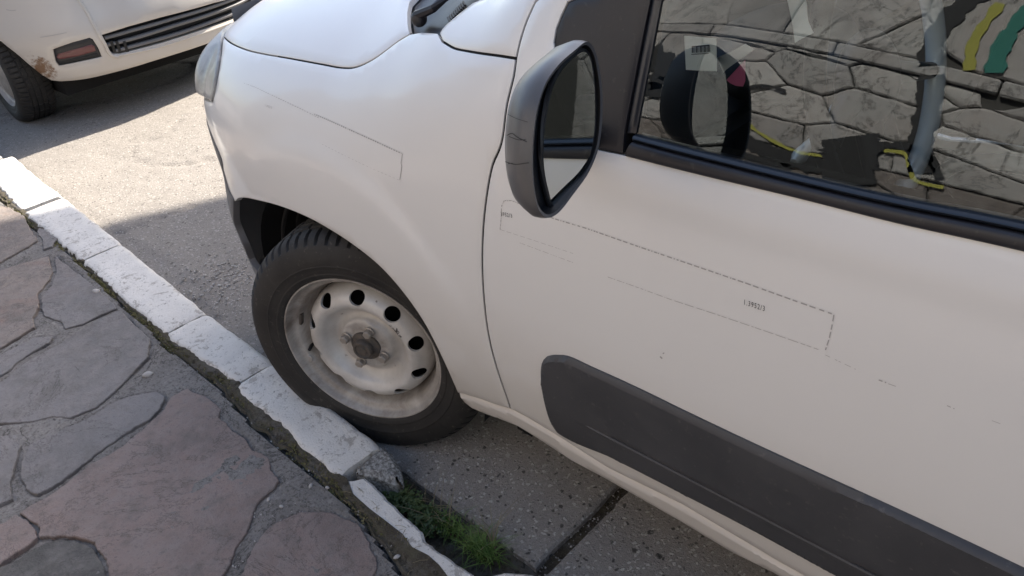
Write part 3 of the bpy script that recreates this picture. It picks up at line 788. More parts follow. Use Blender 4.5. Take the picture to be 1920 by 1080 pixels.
block_from([gz(u, v, .085)[:2] for u, v in NL + NR[::-1]], -.02, .093, 'narrow_kerb_stone', MAT['kerb'], kerb, .006, 11)
block_from([gz(u, v, .085)[:2] for u, v in [(905, 1084), (918, 1073), (945, 1067), (985, 1068), (1012, 1078), (1040, 1100), (1060, 1140), (990, 1200), (900, 1140)]], -.02, .082, 'narrow_kerb_stone', MAT['kerb'], kerb, .009, 13)
for k in range(6):
    x0 = .60 + k * .62
    block_from([(x0, -.185), (x0 + .59, -.185), (x0 + .59, -.115), (x0, -.115)], -.02, .085, 'narrow_kerb_stone', MAT['kerb'], kerb, .008, 20 + k)
# soil strip, moss and pebbles along the sidewalk edge ---------------
xs = np.arange(-2.6, .85, .008); rows = []
bm = bmesh.new()
for x in xs:
    ya = soil_edge(x) + .004 + noise.noise(Vector((x * 20, 3, 0))) * .012; yb = (float(on_line(KL, x)) + .012) if x < .095 else (float(np.interp(x, NLw[:, 0], NLw[:, 1])) + .006)
    row = []
    for j in range(18):
        f_ = j / 17; y = ya + (yb - ya) * f_
        z = ZS + .006 - .016 * math.sin(min(1, f_ * 1.8) * math.pi) * .6 + noise.noise(Vector((x * 45, y * 45, 7))) * .007 + noise.noise(Vector((x * 110, y * 110, 1))) * .004
        if f_ < .08: z = ZS - .006
        row.append(bm.verts.new((x, y, min(z, .094))))
    rows.append(row)
for a, b in zip(rows[:-1], rows[1:]):
    for k in range(17): bm.faces.new((a[k], b[k], b[k + 1], a[k + 1]))
o = bm_obj('soil_strip', bm, MAT['soil'], None, True, 80); o['kind'] = 'stuff'; o['label'] = 'dark mossy soil along the sidewalk side of the white kerb'
o['category'] = 'soil'
R = random.Random(3)
bm = bmesh.new()
def leafquad(bm, p, s, d, up):
    d = Vector(d).normalized(); sd = d.cross(Vector(up)).normalized() * s * .35; p = Vector(p)
    a = bm.verts.new(p - sd * .4); b = bm.verts.new(p + sd * .4); c = bm.verts.new(p + d * s * .6 + sd); e = bm.verts.new(p + d * s * .6 - sd); t_ = bm.verts.new(p + d * s)
    bm.faces.new((a, b, c, e)); bm.faces.new((e, c, t_))
for k in range(16000):
    x = R.uniform(-2.4, .62); w = noise.noise(Vector((x * 6, 0, 5)))
    if R.random() > .45 + w: continue
    yl = float(on_line(KL, x)) if x < .1 else -.19
    f_ = R.betavariate(1.2, 3.2); y = yl - .004 - f_ * .035
    leafquad(bm, (x, y, .084 + R.uniform(0, .010) * (1 - f_)), R.uniform(.003, .007), (R.uniform(-1, 1), R.uniform(-1, 1), R.uniform(.1, 1)), (0, 0, 1))
o = bm_obj('moss', bm, MAT['moss'], None, False); o['kind'] = 'stuff'; o['label'] = 'low brown green moss tufts clinging to the sidewalk edge of the kerb'; o['category'] = 'moss'
def pebble_mesh(seed, rx, ry, rz, sub=2):
    bm = bmesh.new(); bmesh.ops.create_icosphere(bm, subdivisions=sub, radius=1)
    for v in bm.verts:
        n = Vector(noise.noise_vector(v.co * 1.3 + Vector((seed, 0, 0)))); v.co += n * .28
        v.co = Vector((v.co.x * rx, v.co.y * ry, v.co.z * rz))
    me = bpy.data.meshes.new('pebble'); bm.to_mesh(me); bm.free()
    for p in me.polygons: p.use_smooth = True
    me.materials.append(MAT['pebble']); return me
for k, (u, v, s, lb) in enumerate(((180, 546, .017, 'pale angular pebble at the flagstone edge beside the far kerb stones'), (277, 702, .016, 'flat pale pebble lying on the mortar left of the kerb middle'), (582, 909, .007, 'small white round pebble on the mortar by the soil strip'), (613, 913, .006, 'tiny pale pebble half in the soil next to the painted kerb end'), (744, 1043, .007, 'small white pebble in the soil at the bottom beside narrow kerb'), (503, 935, .006, 'grey pebble against the right corner of the big pink flagstone'), (527, 948, .006, 'cream pebble on gravelly mortar between the two pink flagstones'))):
    p = gz(u, v, .095)
    o = bpy.data.objects.new('pebble', pebble_mesh(k, s, s * .62, s * .42)); COL.objects.link(o); o.location = (p[0], p[1], .0915 + s * .2); o.rotation_euler = (0, 0, k * 1.1)
    tagp(o, lb, 'pebble')
# loose gravel: on the mortar, in the joint and on the road by the tyre
bm = bmesh.new()
def grain(bm, x, y, z, s, R):
    M_ = Matrix.Translation((x, y, z)) @ Matrix.Rotation(R.uniform(0, 6.3), 4, (R.uniform(-1, 1), R.uniform(-1, 1), 1)) @ Matrix.Diagonal((s, s * R.uniform(.5, .9), s * R.uniform(.35, .6), 1))
    bmesh.ops.create_icosphere(bm, subdivisions=1, radius=1, matrix=M_)
for k in range(420):
    a = R.gauss(0, 1); b = R.gauss(0, 1); grain(bm, -1.03 + a * .12 - b * .02, .20 + b * .075 + a * .04, .002, R.uniform(.002, .0075), R)
for k in range(230): grain(bm, R.uniform(-.39, .15), R.uniform(-.55, -.26), .091, R.uniform(.0012, .0030), R)
for k in range(150): grain(bm, R.uniform(.526, .551), R.uniform(-.1, .5), -.012, R.uniform(.001, .0035), R)
for k in range(420):
    x = R.uniform(-1.9, .45); grain(bm, x, soil_edge(x) + R.uniform(-.02, .05), .087, R.uniform(.001, .0034), R)
for k in range(240):
    x = R.uniform(-1.7, .3); grain(bm, x, R.uniform(-.02, .07) if x < -.3 else R.uniform(.02, .1), .002, R.uniform(.0015, .004), R)
o = bm_obj('gravel', bm, MAT['pebble'], None, False); o['kind'] = 'stuff'; o['label'] = 'scattered loose gravel grains on road and mortar near the front tyre'; o['category'] = 'gravel'
# grass tufts between kerb and slab ----------------------------------
def blade(bm, p, h, lean, az, w):
    d = Vector((math.cos(az), math.sin(az), 0)); sd = Vector((-d.y, d.x, 0)) * w; n = 5; prev = None
    for i in range(n + 1):
        t_ = i / n; c = Vector(p) + d * lean * h * t_ ** 1.7 + Vector((0, 0, h * (t_ - .38 * lean * t_**2.2)))
        ww = sd * (1 - t_) ** .7
        cur = (bm.verts.new(c - ww), bm.verts.new(c + ww)) if i < n else (bm.verts.new(c),)
        if prev: bm.faces.new((prev[0], prev[1], *cur[::-1])) if len(cur) == 2 else bm.faces.new((prev[0], prev[1], cur[0]))
        prev = cur
for lb, (u, v), cnt, hh, sp, mt in (('bright green grass tuft at the bottom beside the rounded kerb stone', (905, 1030), 190, .064, .022, 'grass'), ('dark green grass tuft midway along the narrow kerb strip', (842, 980), 150, .044, .030, 'grass'), ('sparse dry blades sticking up between weeds and concrete slab', (800, 955), 30, .075, .028, 'straw'), ('sparse straw coloured blades above the lower grass tuft', (925, 1010), 20, .085, .022, 'straw')):
    c = gz(u, v, .02); bm = bmesh.new()
    for k in range(cnt):
        x = c[0] + R.gauss(0, sp); y = c[1] + R.gauss(0, sp * .38)
        blade(bm, (x, y, .0), hh * R.uniform(.45, 1.25), R.uniform(.2, 1.5), R.uniform(0, 6.28), R.uniform(.0007, .0016))
    o = bm_obj('grass', bm, MAT[mt], None, False); o['kind'] = 'stuff'; o['label'] = lb; o['category'] = 'grass'
bm = bmesh.new()
for k in range(620):
    t_ = R.random(); a = gz(728, 905, .03); b = gz(815, 985, .03); p = a + (b - a) * t_ + np.array([R.gauss(0, .014), R.gauss(0, .013), 0])
    h = R.uniform(.0, .035) ; az = R.uniform(0, 6.28)
    for j in range(3):
        an = az + j * 2.09; s = R.uniform(.005, .009)
        leafquad(bm, (p[0], p[1], h), s, (math.cos(an), math.sin(an), R.uniform(-.2, .5)), (0, 0, 1))
o = bm_obj('weeds', bm, MAT['clover'], None, False); o['kind'] = 'stuff'; o['label'] = 'dark small leaved weeds growing behind the chipped white kerb end'; o['category'] = 'weeds'
bm = bmesh.new()
for k in range(26):
    x = R.uniform(.0, .45); y = soil_edge(x) + R.uniform(0, .05); an = R.uniform(0, 3.1); L_ = R.uniform(.008, .03)
    p0 = Vector((x, y, .094)); tube(bm, [p0, p0 + Vector((math.cos(an) * L_ * .5, math.sin(an) * L_ * .5, .004)), p0 + Vector((math.cos(an) * L_, math.sin(an) * L_, .001))], .0005, 4)
o = bm_obj('dry_straw', bm, MAT['straw'], None, False); o['kind'] = 'stuff'; o['label'] = 'thin dry straw pieces lying in the soil strip'; o['category'] = 'straw'
# ================================================================== VAN
van = empty('van', (0, 0, 0), 'white van filling the right side, front wheel steered against the kerb, grey door mirror', 'van')
PT, PL = MAT['paint'], MAT['black_plastic']
W_ = lambda x, z: XZ(x, z)
hoodgap = T_((470, 95), (540, 108), (600, 119), (640, 126), (665, 125), (695, 112), (720, 95), (745, 76), (768, 62))
h0 = np.array([-.60, hoodgap[0][1] - .006]); h1 = np.array([-.70, hoodgap[0][1] - .012])
hood_side = spline([h1, h0] + hoodgap, .012)
cowl_low = T_((790, 58), (820, 60))
pil_low = T_((828, 76), (850, 89), (872, 94), (900, 99), (935, 104), (966, 109))
gap_door = T_((962, 140), (950, 190), (938, 270), (922, 310), (912, 360), (906, 410), (903, 460), (903, 510), (906, 560), (915, 630), (930, 690), (945, 735), (957, 768))
gd = spline([pil_low[-1]] + gap_door, .012)
arch = spline(T_((857, 738), (850, 722), (835, 688), (812, 640), (790, 600), (757, 553), (715, 505), (660, 460), (600, 422), (560, 402), (520, 387), (490, 379), (462, 373), (445, 374), (438, 381)), .012)
fb = spline(T_((438, 374), (428, 352), (419, 320), (414, 295)) + [np.array([-.60, XZ(-.6, .690)[1]]), XZ(-.70, .69), XZ(-.79, .69)], .012)
lamp_rear = spline([W_(-.600, .872), *T_((414, 100), (410, 130), (404, 165)), *T_((398, 190))], .012)
lamp_bot = [W_(-.60, .745), W_(-.70, .742), W_(-.79, .742)]
# wing
wing = hood_side + cowl_low + spline(pil_low, .012) + gd[1:] + T_((930, 761), (900, 750), (870, 741)) + arch[:-1] + fb[:] + lamp_bot[::-1] + lamp_rear[::-1] + [W_(-.68, .873)]
fender = panel('fender', VS, wing, PT, van, gap=.0022, g=.018)
panel('fender', VS, wing, PT, van, gap=.0016, g=.03, post=mirror_y, flip=True)
# front bumper of unpainted plastic
arch_front = spline(T_((438, 381), (438, 400), (443, 428), (455, 462), (468, 487), (480, 505)), .012)
bp = fb[::-1] + arch_front + [W_(-.45, .25), W_(-.52, .22), W_(-.62, .215), W_(-.79, .22)]
panel('front_bumper', VS, bp, MAT['bumper_plastic'], van, gap=.001, g=.02, off=.002)
panel('front_bumper', VS, bp, MAT['bumper_plastic'], van, gap=.001, g=.03, off=.002, post=mirror_y)
# nose between the two halves of the bumper
nose = [(-.79, -.40), (-.79, .32), (-.853, .32), (-.853, -.40)]
bm = bmesh.new()
nz = [.215, .30, .45, .60, .69, .74, .80, .86, .90]; ny = np.linspace(Y0(-.79) + .0, 1.72 - Y0(-.79), 22)
rows = [[bm.verts.new((-.79 - .075 * (1 - abs((y - .86) / (.86 - ny[0]))**2.4) - (.02 if z < .6 else 0) + max(0, z - .72) * .25, y, z)) for y in ny] for z in nz]
for a, b in zip(rows[:-1], rows[1:]):
    for k in range(21): bm.faces.new((a[k], b[k], b[k + 1], a[k + 1]))
bm_obj('front_grille_panel', bm, MAT['bumper_plastic'], van)
# hood
hood_front = [np.array([-.74, W_(-.74, .868)[1]]), np.array([-.79, qtop(-.79) * .75]), np.array([-.79, qtop(-.79)])]
hback = T_((766, 54), (764, 40), (764, 20), (768, 2))
xb = hback[-1][0]
hood = hood_side + hback + [np.array([xb - .015, hback[-1][1] + .08]), np.array([xb - .02, hback[-1][1] + .2]), np.array([xb - .02, qtop(xb - .02)])] + hood_front[::-1]
panel('hood', VS, hood, PT, van, gap=.0018, g=.024, mirror_join=True, skirt=.012)
# cowl: black plastic trough under the windscreen corner
cow = hback + [np.array([xb - .02, qtop(xb - .02)]), np.array([xb + .16, qtop(xb + .16)]), np.array([xb + .17, hback[-1][1] + .2])] + T_((888, 2), (862, 22), (840, 40), (826, 52), (820, 59), (800, 58))
cowl = panel('cowl', VS, cow, PL, van, gap=.002, g=.02, off=-.012, mirror_join=True, skirt=.03)
bm = bmesh.new()
for k in range(9):
    p = T_((838 - 0 + k * 3.6, 34 - k * 3.9))[0]; q = p + np.array([-.020, .010])
    a, b = VS.pt(p, -.008), VS.pt(q, -.008); tube(bm, [a, b], .0022, 5)
bm_obj('cowl_rib', bm, MAT['rubber'], cowl)
wip = T_((790, 40), (822, 26), (846, 6)); bm = bmesh.new()
tube(bm, [VS.pt(p, .012) for p in wip] + [VS.pt(wip[-1] + np.array([.05, .3]), .02)], [.009, .007, .006, .005], 8)
bmesh.ops.create_uvsphere(bm, u_segments=14, v_segments=8, radius=.014, matrix=Matrix.Translation(VS.pt(wip[0], .006)))
bm_obj('wiper_arm', bm, PL, van)
# A pillar panel
pw = T_((888, 2), (862, 22), (840, 40), (828, 52), (822, 62))
pr = T_((966, 109), (975, 70), (985, 40), (1002, 2))
dxp = pr[-1][0]
pill = spline(pil_low, .012) + spline(pr[1:], .012) + [W_(.78, 1.25), W_(1.05, 1.45), W_(1.30, 1.56), W_(1.24, 1.615), W_(.98, 1.44), W_(.66, 1.18)] + spline(pw, .01)
panel('pillar_panel', VS, pill, PT, van, gap=.0018, g=.018)
panel('pillar_panel', VS, pill, PT, van, gap=.0018, g=.03, post=mirror_y)
# windscreen, roof
wsc = pw[:1] + [W_(.66, 1.18), W_(.98, 1.44), W_(1.24, 1.615), np.array([1.30, qtop(1.30)]), np.array([xb + .165, qtop(xb + .165)]), np.array([xb + .175, hback[-1][1] + .2])]
panel('windscreen', VS, wsc[::-1], MAT['glass'], van, gap=.003, g=.03, off=-.004, mirror_join=True, skirt=0)
roof = [W_(1.24, 1.62), W_(1.30, 1.60), W_(1.8, 1.62), W_(3.2, 1.62), np.array([3.2, qtop(3.2)]), np.array([1.31, qtop(1.31)])]
panel('roof', VS, roof, PT, van, gap=.001, g=.05, mirror_join=True)
# door with its window opening
belt_bot = T_((1122, 283), (1180, 295), (1258, 315), (1335, 334), (1491, 371), (1685, 420), (1918, 472))
sail_left = T_((1106, 270), (1080, 180), (1035, 82), (1040, 53), (1050, 27), (1062, 2))
sail_left = [np.array([.655, belt_bot[0][1] + .012]), np.array([.620, belt_bot[0][1] + .06]), np.array([.603, belt_bot[0][1] + .12])] + sail_left[2:]
dl = [W_(.83, 1.235), W_(1.08, 1.425), W_(1.33, 1.555)]
door = spline([gd[-1]] + list(gap_door[::-1]) + [pil_low[-1]] + pr[1:], .012) + [W_(.80, 1.245), W_(1.06, 1.44), W_(1.31, 1.57), W_(1.78, 1.60), W_(1.80, .9), W_(1.80, .5), W_(1.80, .335)] + T_((1453, 1052), (1280, 949), (1140, 880), (1040, 816))
opening = [belt_bot[0]] + belt_bot[1:] + [np.array([1.70, belt_bot[-1][1]]), W_(1.70, 1.5), W_(1.36, 1.50), W_(1.10, 1.375), W_(.86, 1.19), W_(.70, 1.115)] + sail_left[::-1]
DOOR = panel('door', VS, door, PT, van, gap=.0022, g=.018, holes=[opening])
panel('door', VS, door, PT, van, gap=.0018, g=.04, holes=[opening], post=mirror_y)
# black sail panel in front of the window
sr = T_((1166, 264), (1187, 150), (1216, 2))
sr = [np.array([sr[0][0], belt_bot[0][1] + .028]), sr[1], sr[2]]
sail = [belt_bot[0] + (0, .001)] + [belt_bot[1] + (-.012, .001)] + [sr[0]] + sr[1:] + [W_(.735, 1.125), W_(.70, 1.113)] + sail_left[::-1]
panel('mirror_sail', VS, sail, PL, DOOR, gap=.0008, g=.015, off=-.002, skirt=.02)
gl = T_((1187, 252), (1258, 271), (1335, 290), (1491, 328), (1685, 372), (1918, 418))
gtop = [W_(1.66, 1.47), W_(1.37, 1.475), W_(1.12, 1.36), W_(.88, 1.18), W_(.775, 1.12)]
glr = T_((1234, 2), (1212, 120))
glass_out = gl + [np.array([1.66, gl[-1][1]])] + gtop + [glr[0], glr[1]]
panel('window_glass', VS, [p + (0, -.004) if i < 7 else p for i, p in enumerate(glass_out)], MAT['glass'], DOOR, g=.02, off=-.009, skirt=0, roll=0)
# rubber: outer belt moulding, inner seal, window channel
gs = [p + (0, -.009) for p in gl]
mold = belt_bot[1:] + [np.array([1.70, belt_bot[-1][1]])] + [np.array([1.70, gs[-1][1]])] + gs[::-1]
mold[0] = mold[0] + (-.006, 0)
def resamp(pts, n):
    p = np.array(pts); d = np.concatenate([[0], np.cumsum(np.linalg.norm(np.diff(p, axis=0), axis=1))]); t_ = np.linspace(0, d[-1], n)
    return np.stack([np.interp(t_, d, p[:, 0]), np.interp(t_, d, p[:, 1])], 1)
def ribbon(name, S, low, up, prof, mat, parent, n=90):
    """a long extruded strip: prof = (fraction across, offset from the surface)"""
    A, B = resamp(spline(low, .01), n), resamp(spline(up, .01), n); bm = bmesh.new()
    rows = [[bm.verts.new(S.pt(a + (b - a) * f_, o_)) for f_, o_ in prof] for a, b in zip(A, B)]
    for r0, r1 in zip(rows[:-1], rows[1:]):
        for k in range(len(prof) - 1): bm.faces.new((r0[k], r1[k], r1[k + 1], r0[k + 1]))
    bm.faces.new(rows[0]); bm.faces.new(rows[-1][::-1])
    return bm_obj(name, bm, mat, parent, True, 60)
mlow = [mold[0]] + belt_bot[2:] + [np.array([1.70, belt_bot[-1][1]])]; mup = gs + [np.array([1.70, gs[-1][1]])]
ribbon('belt_moulding', VS, mlow, mup, [(0, -.02), (0, -.001), (.06, .002), (.2, .0035), (.5, .0042), (.8, .0035), (.94, .001), (1, -.003), (1, -.02)], MAT['black_plastic'], DOOR)
ribbon('window_seal', VS, [p + (0, .0006) for p in mup], gl + [np.array([1.70, gl[-1][1]])], [(0, -.02), (0, -.004), (.12, -.0005), (.4, .0008), (.75, -.001), (.95, -.005), (1, -.02)], MAT['seal'], DOOR)
chan = [sr[0] + (.001, 0)] + sr[1:] + [W_(.735, 1.125), W_(.775, 1.12)] + glr + [gl[0]]
panel('window_channel', VS, chan, MAT['seal'], DOOR, gap=.0005, g=.012, off=-.005, skirt=.015)
topr = [W_(.775, 1.12), W_(.88, 1.18), W_(1.12, 1.36), W_(1.37, 1.475), W_(1.66, 1.47), np.array([1.66, gl[-1][1]]), np.array([1.70, gl[-1][1]]), W_(1.70, 1.5), W_(1.36, 1.50), W_(1.10, 1.375), W_(.86, 1.19), W_(.735, 1.125)]
panel('window_channel', VS, topr, MAT['seal'], DOOR, gap=.0005, g=.03, off=-.005, skirt=.015)
panel('window_glass', VS, glass_out, MAT['glass'], van, g=.05, off=-.009, skirt=0, roll=0, post=mirror_y)
bm = bmesh.new(); strip_on(VS, gd, .016, -.0042, bm); strip_on(VS, spline(pil_low, .012), .012, -.0042, bm); strip_on(VS, spline([pil_low[-1]] + pr[1:], .012), .012, -.0042, bm); strip_on(VS, hood_side[len(hood_side)//2:], .010, -.0042, bm); bm_obj('panel_gap_painted_shade', bm, MAT['dark'], van, False)['kind'] = 'stuff'  # near-black strips laid in the panel gaps stand in for shade
# lower cladding on the door
clad = spline(T_((1040, 665), (1065, 667), (1110, 687), (1200, 728), (1280, 767), (1400, 824), (1500, 870), (1650, 938), (1780, 998), (1916, 1062)), .015) + [np.array([1.76, -.045]), np.array([1.76, -.225])] + spline(T_((1570, 1078), (1400, 986), (1280, 924), (1190, 878), (1110, 838), (1075, 822), (1050, 806), (1035, 785), (1022, 745), (1016, 705), (1018, 680), (1026, 668), (1040, 665)), .012)[:-1]
cA = np.array(clad); qt = np.interp
ridge = T_((1097, 783), (1187, 837), (1280, 881), (1449, 969), (1660, 1076))
rg = np.array(ridge)
PF = np.polyfit(rg[:, 0], rg[:, 1], 1)
def clad_off(p):
    qr = PF[0] * p[0] + PF[1]
    d = p[1] - qr; fade = float(sstep(rg[0][0] - .02, rg[0][0] + .05, p[0]))
    o_ = -(.004 * fade if d < 0 else 0)
    return o_
panel('door_cladding', VS, clad, MAT['grey_plastic'], DOOR, g=.009, off=.010, roll=.007, ring=.007, skirt=.012, offf=clad_off)
CLAD = bpy.data.objects['door_cladding']
bm = bmesh.new(); pf = np.polyfit(rg[:, 0], rg[:, 1], 1); rr_ = [np.array([x_, pf[0] * x_ + pf[1]]) for x_ in np.linspace(rg[0][0], 1.72, 50)]; tube(bm, [VS.pt(p, .0088) for p in rr_], [.0005] + [.0035] * (len(rr_) - 1), 8); bm_obj('cladding_rib', bm, MAT['grey_plastic'], CLAD)
# sill under the door
sill = spline(T_((857, 740), (880, 745), (905, 754), (930, 763), (957, 771)), .012) + T_((1040, 819), (1140, 883), (1280, 952), (1453, 1055)) + [W_(1.80, .330), W_(1.80, .268)] + T_((1453, 1079), (1369, 1037), (1280, 983), (1140, 903), (1073, 867), (1007, 824), (973, 803), (940, 790), (910, 779), (887, 769), (870, 756))
panel('sill', VS, sill, MAT['sillpaint'], van, gap=.0012, g=.014, off=.0, roll=.006, ring=.006, skirt=.05)
panel('sill', VS, sill, MAT['sillpaint'], van, gap=.001, g=.04, off=.0, skirt=.05, post=mirror_y)
# rear body side
ra = [(2.51 + .36 * math.cos(a), .29 + .36 * math.sin(a)) for a in np.linspace(.05, math.pi - .05, 16)]
rearp = [W_(1.81, .27), W_(1.81, 1.60), W_(3.2, 1.60), W_(3.2, .27)] + [W_(x, z) for x, z in ra]
panel('rear_side', VS, rearp, PT, van, gap=.002, g=.05); panel('rear_side', VS, rearp, PT, van, gap=.002, g=.05, post=mirror_y)
bm = bmesh.new(); box(bm, 3.19, 3.23, .06, 1.66, .3, 1.66, .015); bm_obj('rear_door', bm, PT, van)
# dark structure inside the shell: engine bay block, floor, bulkhead
bm = bmesh.new(); box(bm, -.66, .40, .36, 1.36, .24, .72); bm_obj('engine_bay', bm, MAT['dark'], van)
bm = bmesh.new(); box(bm, .44, 3.15, .10, 1.62, .22, .30); bm_obj('cabin_floor', bm, MAT['dark'], van)
bm = bmesh.new(); box(bm, .40, .44, .08, 1.64, .22, .90); bm_obj('firewall', bm, MAT['dark'], van)
bm = bmesh.new(); box(bm, 1.90, 1.93, .12, 1.60, .3, 1.62); bm_obj('bulkhead', bm, MAT['interior'], van)
# arch liner
bm = bmesh.new(); n = 26; rows = []
for k in range(n):
    a = -.25 + (math.pi + .5) * k / (n - 1)
    rx, rz = .40, .335
    cx = -.06
    rows.append([bm.verts.new((cx + rx * math.cos(a) + .006 * math.sin(6 * y * 9), y, .30 + rz * math.sin(a))) for y in (.055, .10, .16, .24, .34)])
for a, b in zip(rows[:-1], rows[1:]):
    for k in range(4): bm.faces.new((a[k], b[k], b[k + 1], a[k + 1]))
c0 = bm.verts.new((-.06, .34, .1))
for a, b in zip(rows[:-1], rows[1:]): bm.faces.new((a[4], b[4], c0))
for v in bm.verts:
    if v.co.x < -.2: v.co.x -= .02
bm_obj('wheel_arch_liner', bm, MAT['dark'], van)
bm = bmesh.new()
for k in range(4):
    y = .10 + k * .045; tube(bm, [(-.06 + .385 * math.cos(a), y, .30 + .32 * math.sin(a)) for a in np.linspace(1.9, 3.2, 12)], .006, 6)
bm_obj('liner_rib', bm, MAT['dark'], van)
# headlamp: clear cover over a reflector bowl
lo = lamp_rear + lamp_bot[1:] + [W_(-.79, .80), W_(-.74, .868), W_(-.68, .872)]
def lamp_off(p): return .004 + .020 * float(sstep(-.56, -.63, p[0])) * math.exp(-((p[1] - .19) / .09)**2)
hl = panel('headlight', VS, lo, MAT['lampglass'], van, gap=.0015, g=.012, offf=lamp_off, skirt=.03)
panel('lamp_reflector', VS, inset(lo, .006), MAT['chrome'], hl, g=.02, off=-.018, skirt=.01)
panel('headlight', VS, lo, MAT['chrome'], van, gap=.0015, g=.03, post=mirror_y)
# outline of removed sticker lettering: faint glue lines and tiny print
glue = mk_simple('glue_residue', (.44, .42, .41), .7); ink = mk_simple('dark_print', (.04, .035, .04), .7)
bm = bmesh.new()
top_ = T_((1003, 396), (1040, 410), (1100, 428), (1200, 463), (1300, 497), (1400, 531), (1500, 567), (1560, 588)); bot = T_((938, 430), (1000, 450), (1075, 475))
strip_on(VS, top_, .0017, .0006, bm, (5, 2))
strip_on(VS, T_((1564, 590), (1560, 612), (1555, 635), (1548, 656)), .0013, .0006, bm, (6, 2))
strip_on(VS, T_((1000, 392), (960, 376), (946, 376), (941, 386), (940, 410), (938, 430)), .0012, .0006, bm, (5, 1))
strip_on(VS, bot, .0005, .0006, bm, (7, 3))
bm_obj('sticker_outline', bm, glue, DOOR, False, label='dashed outline of a long sticker under the door mirror')
bm = bmesh.new()
strip_on(VS, T_((1140, 519), (1200, 540), (1260, 562), (1340, 588), (1440, 622), (1535, 655)), .0007, .0006, bm, (9, 2))
strip_on(VS, T_((975, 455), (1075, 492)), .0006, .0006, bm, (8, 3))
strip_on(VS, T_((1548, 665), (1605, 692)), .0006, .0006, bm, (5, 3))
strip_on(VS, T_((1648, 712), (1662, 717)), .0016, .0006, bm, (3, 1)); strip_on(VS, T_((1666, 719), (1680, 724)), .0007, .0006, bm)
strip_on(VS, T_((1776, 760), (1790, 766)), .0010, .0006, bm, (3, 1)); strip_on(VS, T_((1860, 788), (1876, 794)), .0005, .0006, bm)
strip_on(VS, T_((1238, 668), (1242, 672)), .003, .0006, bm); strip_on(VS, T_((1243, 663), (1246, 661)), .0014, .0006, bm)
bm_obj('paint_scratch', bm, glue, DOOR, False)
bm = bmesh.new()
strip_on(VS, T_((458, 156), (480, 164), (520, 183), (560, 202), (600, 222)), .0010, .0006, bm, (4, 3))
strip_on(VS, T_((590, 214), (640, 236), (700, 263), (754, 288)), .0020, .0006, bm, (3, 2))
strip_on(VS, T_((755, 288), (752, 306), (754, 312), (750, 337)), .0014, .0006, bm)
strip_on(VS, T_((748, 337), (700, 317), (660, 298), (600, 268)), .0005, .0006, bm, (4, 4))
bm_obj('sticker_outline', bm, glue, fender, False, label='dashed outline of a long sticker on the front wing')
def text_on(body, p0, p1, size, parent, mat, name='printed_number'):
    cu = bpy.data.curves.new(name, 'FONT'); cu.body = body; cu.size = 1; cu.resolution_u = 2; cu.space_character = 1.25
    to = bpy.data.objects.new(name, cu); COL.objects.link(to); bpy.context.view_layer.update()
    me = bpy.data.meshes.new_from_object(to); bpy.data.objects.remove(to); 
    w = max(v.co.x for v in me.vertices); a, b = np.array(p0), np.array(p1); ex = (b - a) / w; L = np.linalg.norm(b - a); ey = np.array([-(b - a)[1], (b - a)[0]]) / L * size
    for v in me.vertices: v.co = Vector(VS.pt(a + ex * v.co.x + ey * v.co.y, .0008))
    return finish(name, me, mat, parent, False)
a, b = T_((1394, 570), (1434, 583))
text_on('1.3952/3', a, b, .0100, DOOR, ink); a, b = T_((940, 404), (961, 408)); text_on('3952/3', a, b, .009, DOOR, ink)
a, b = T_((497, 199), (510, 204)); text_on('1.3952/3', a, b, .006, fender, glue)
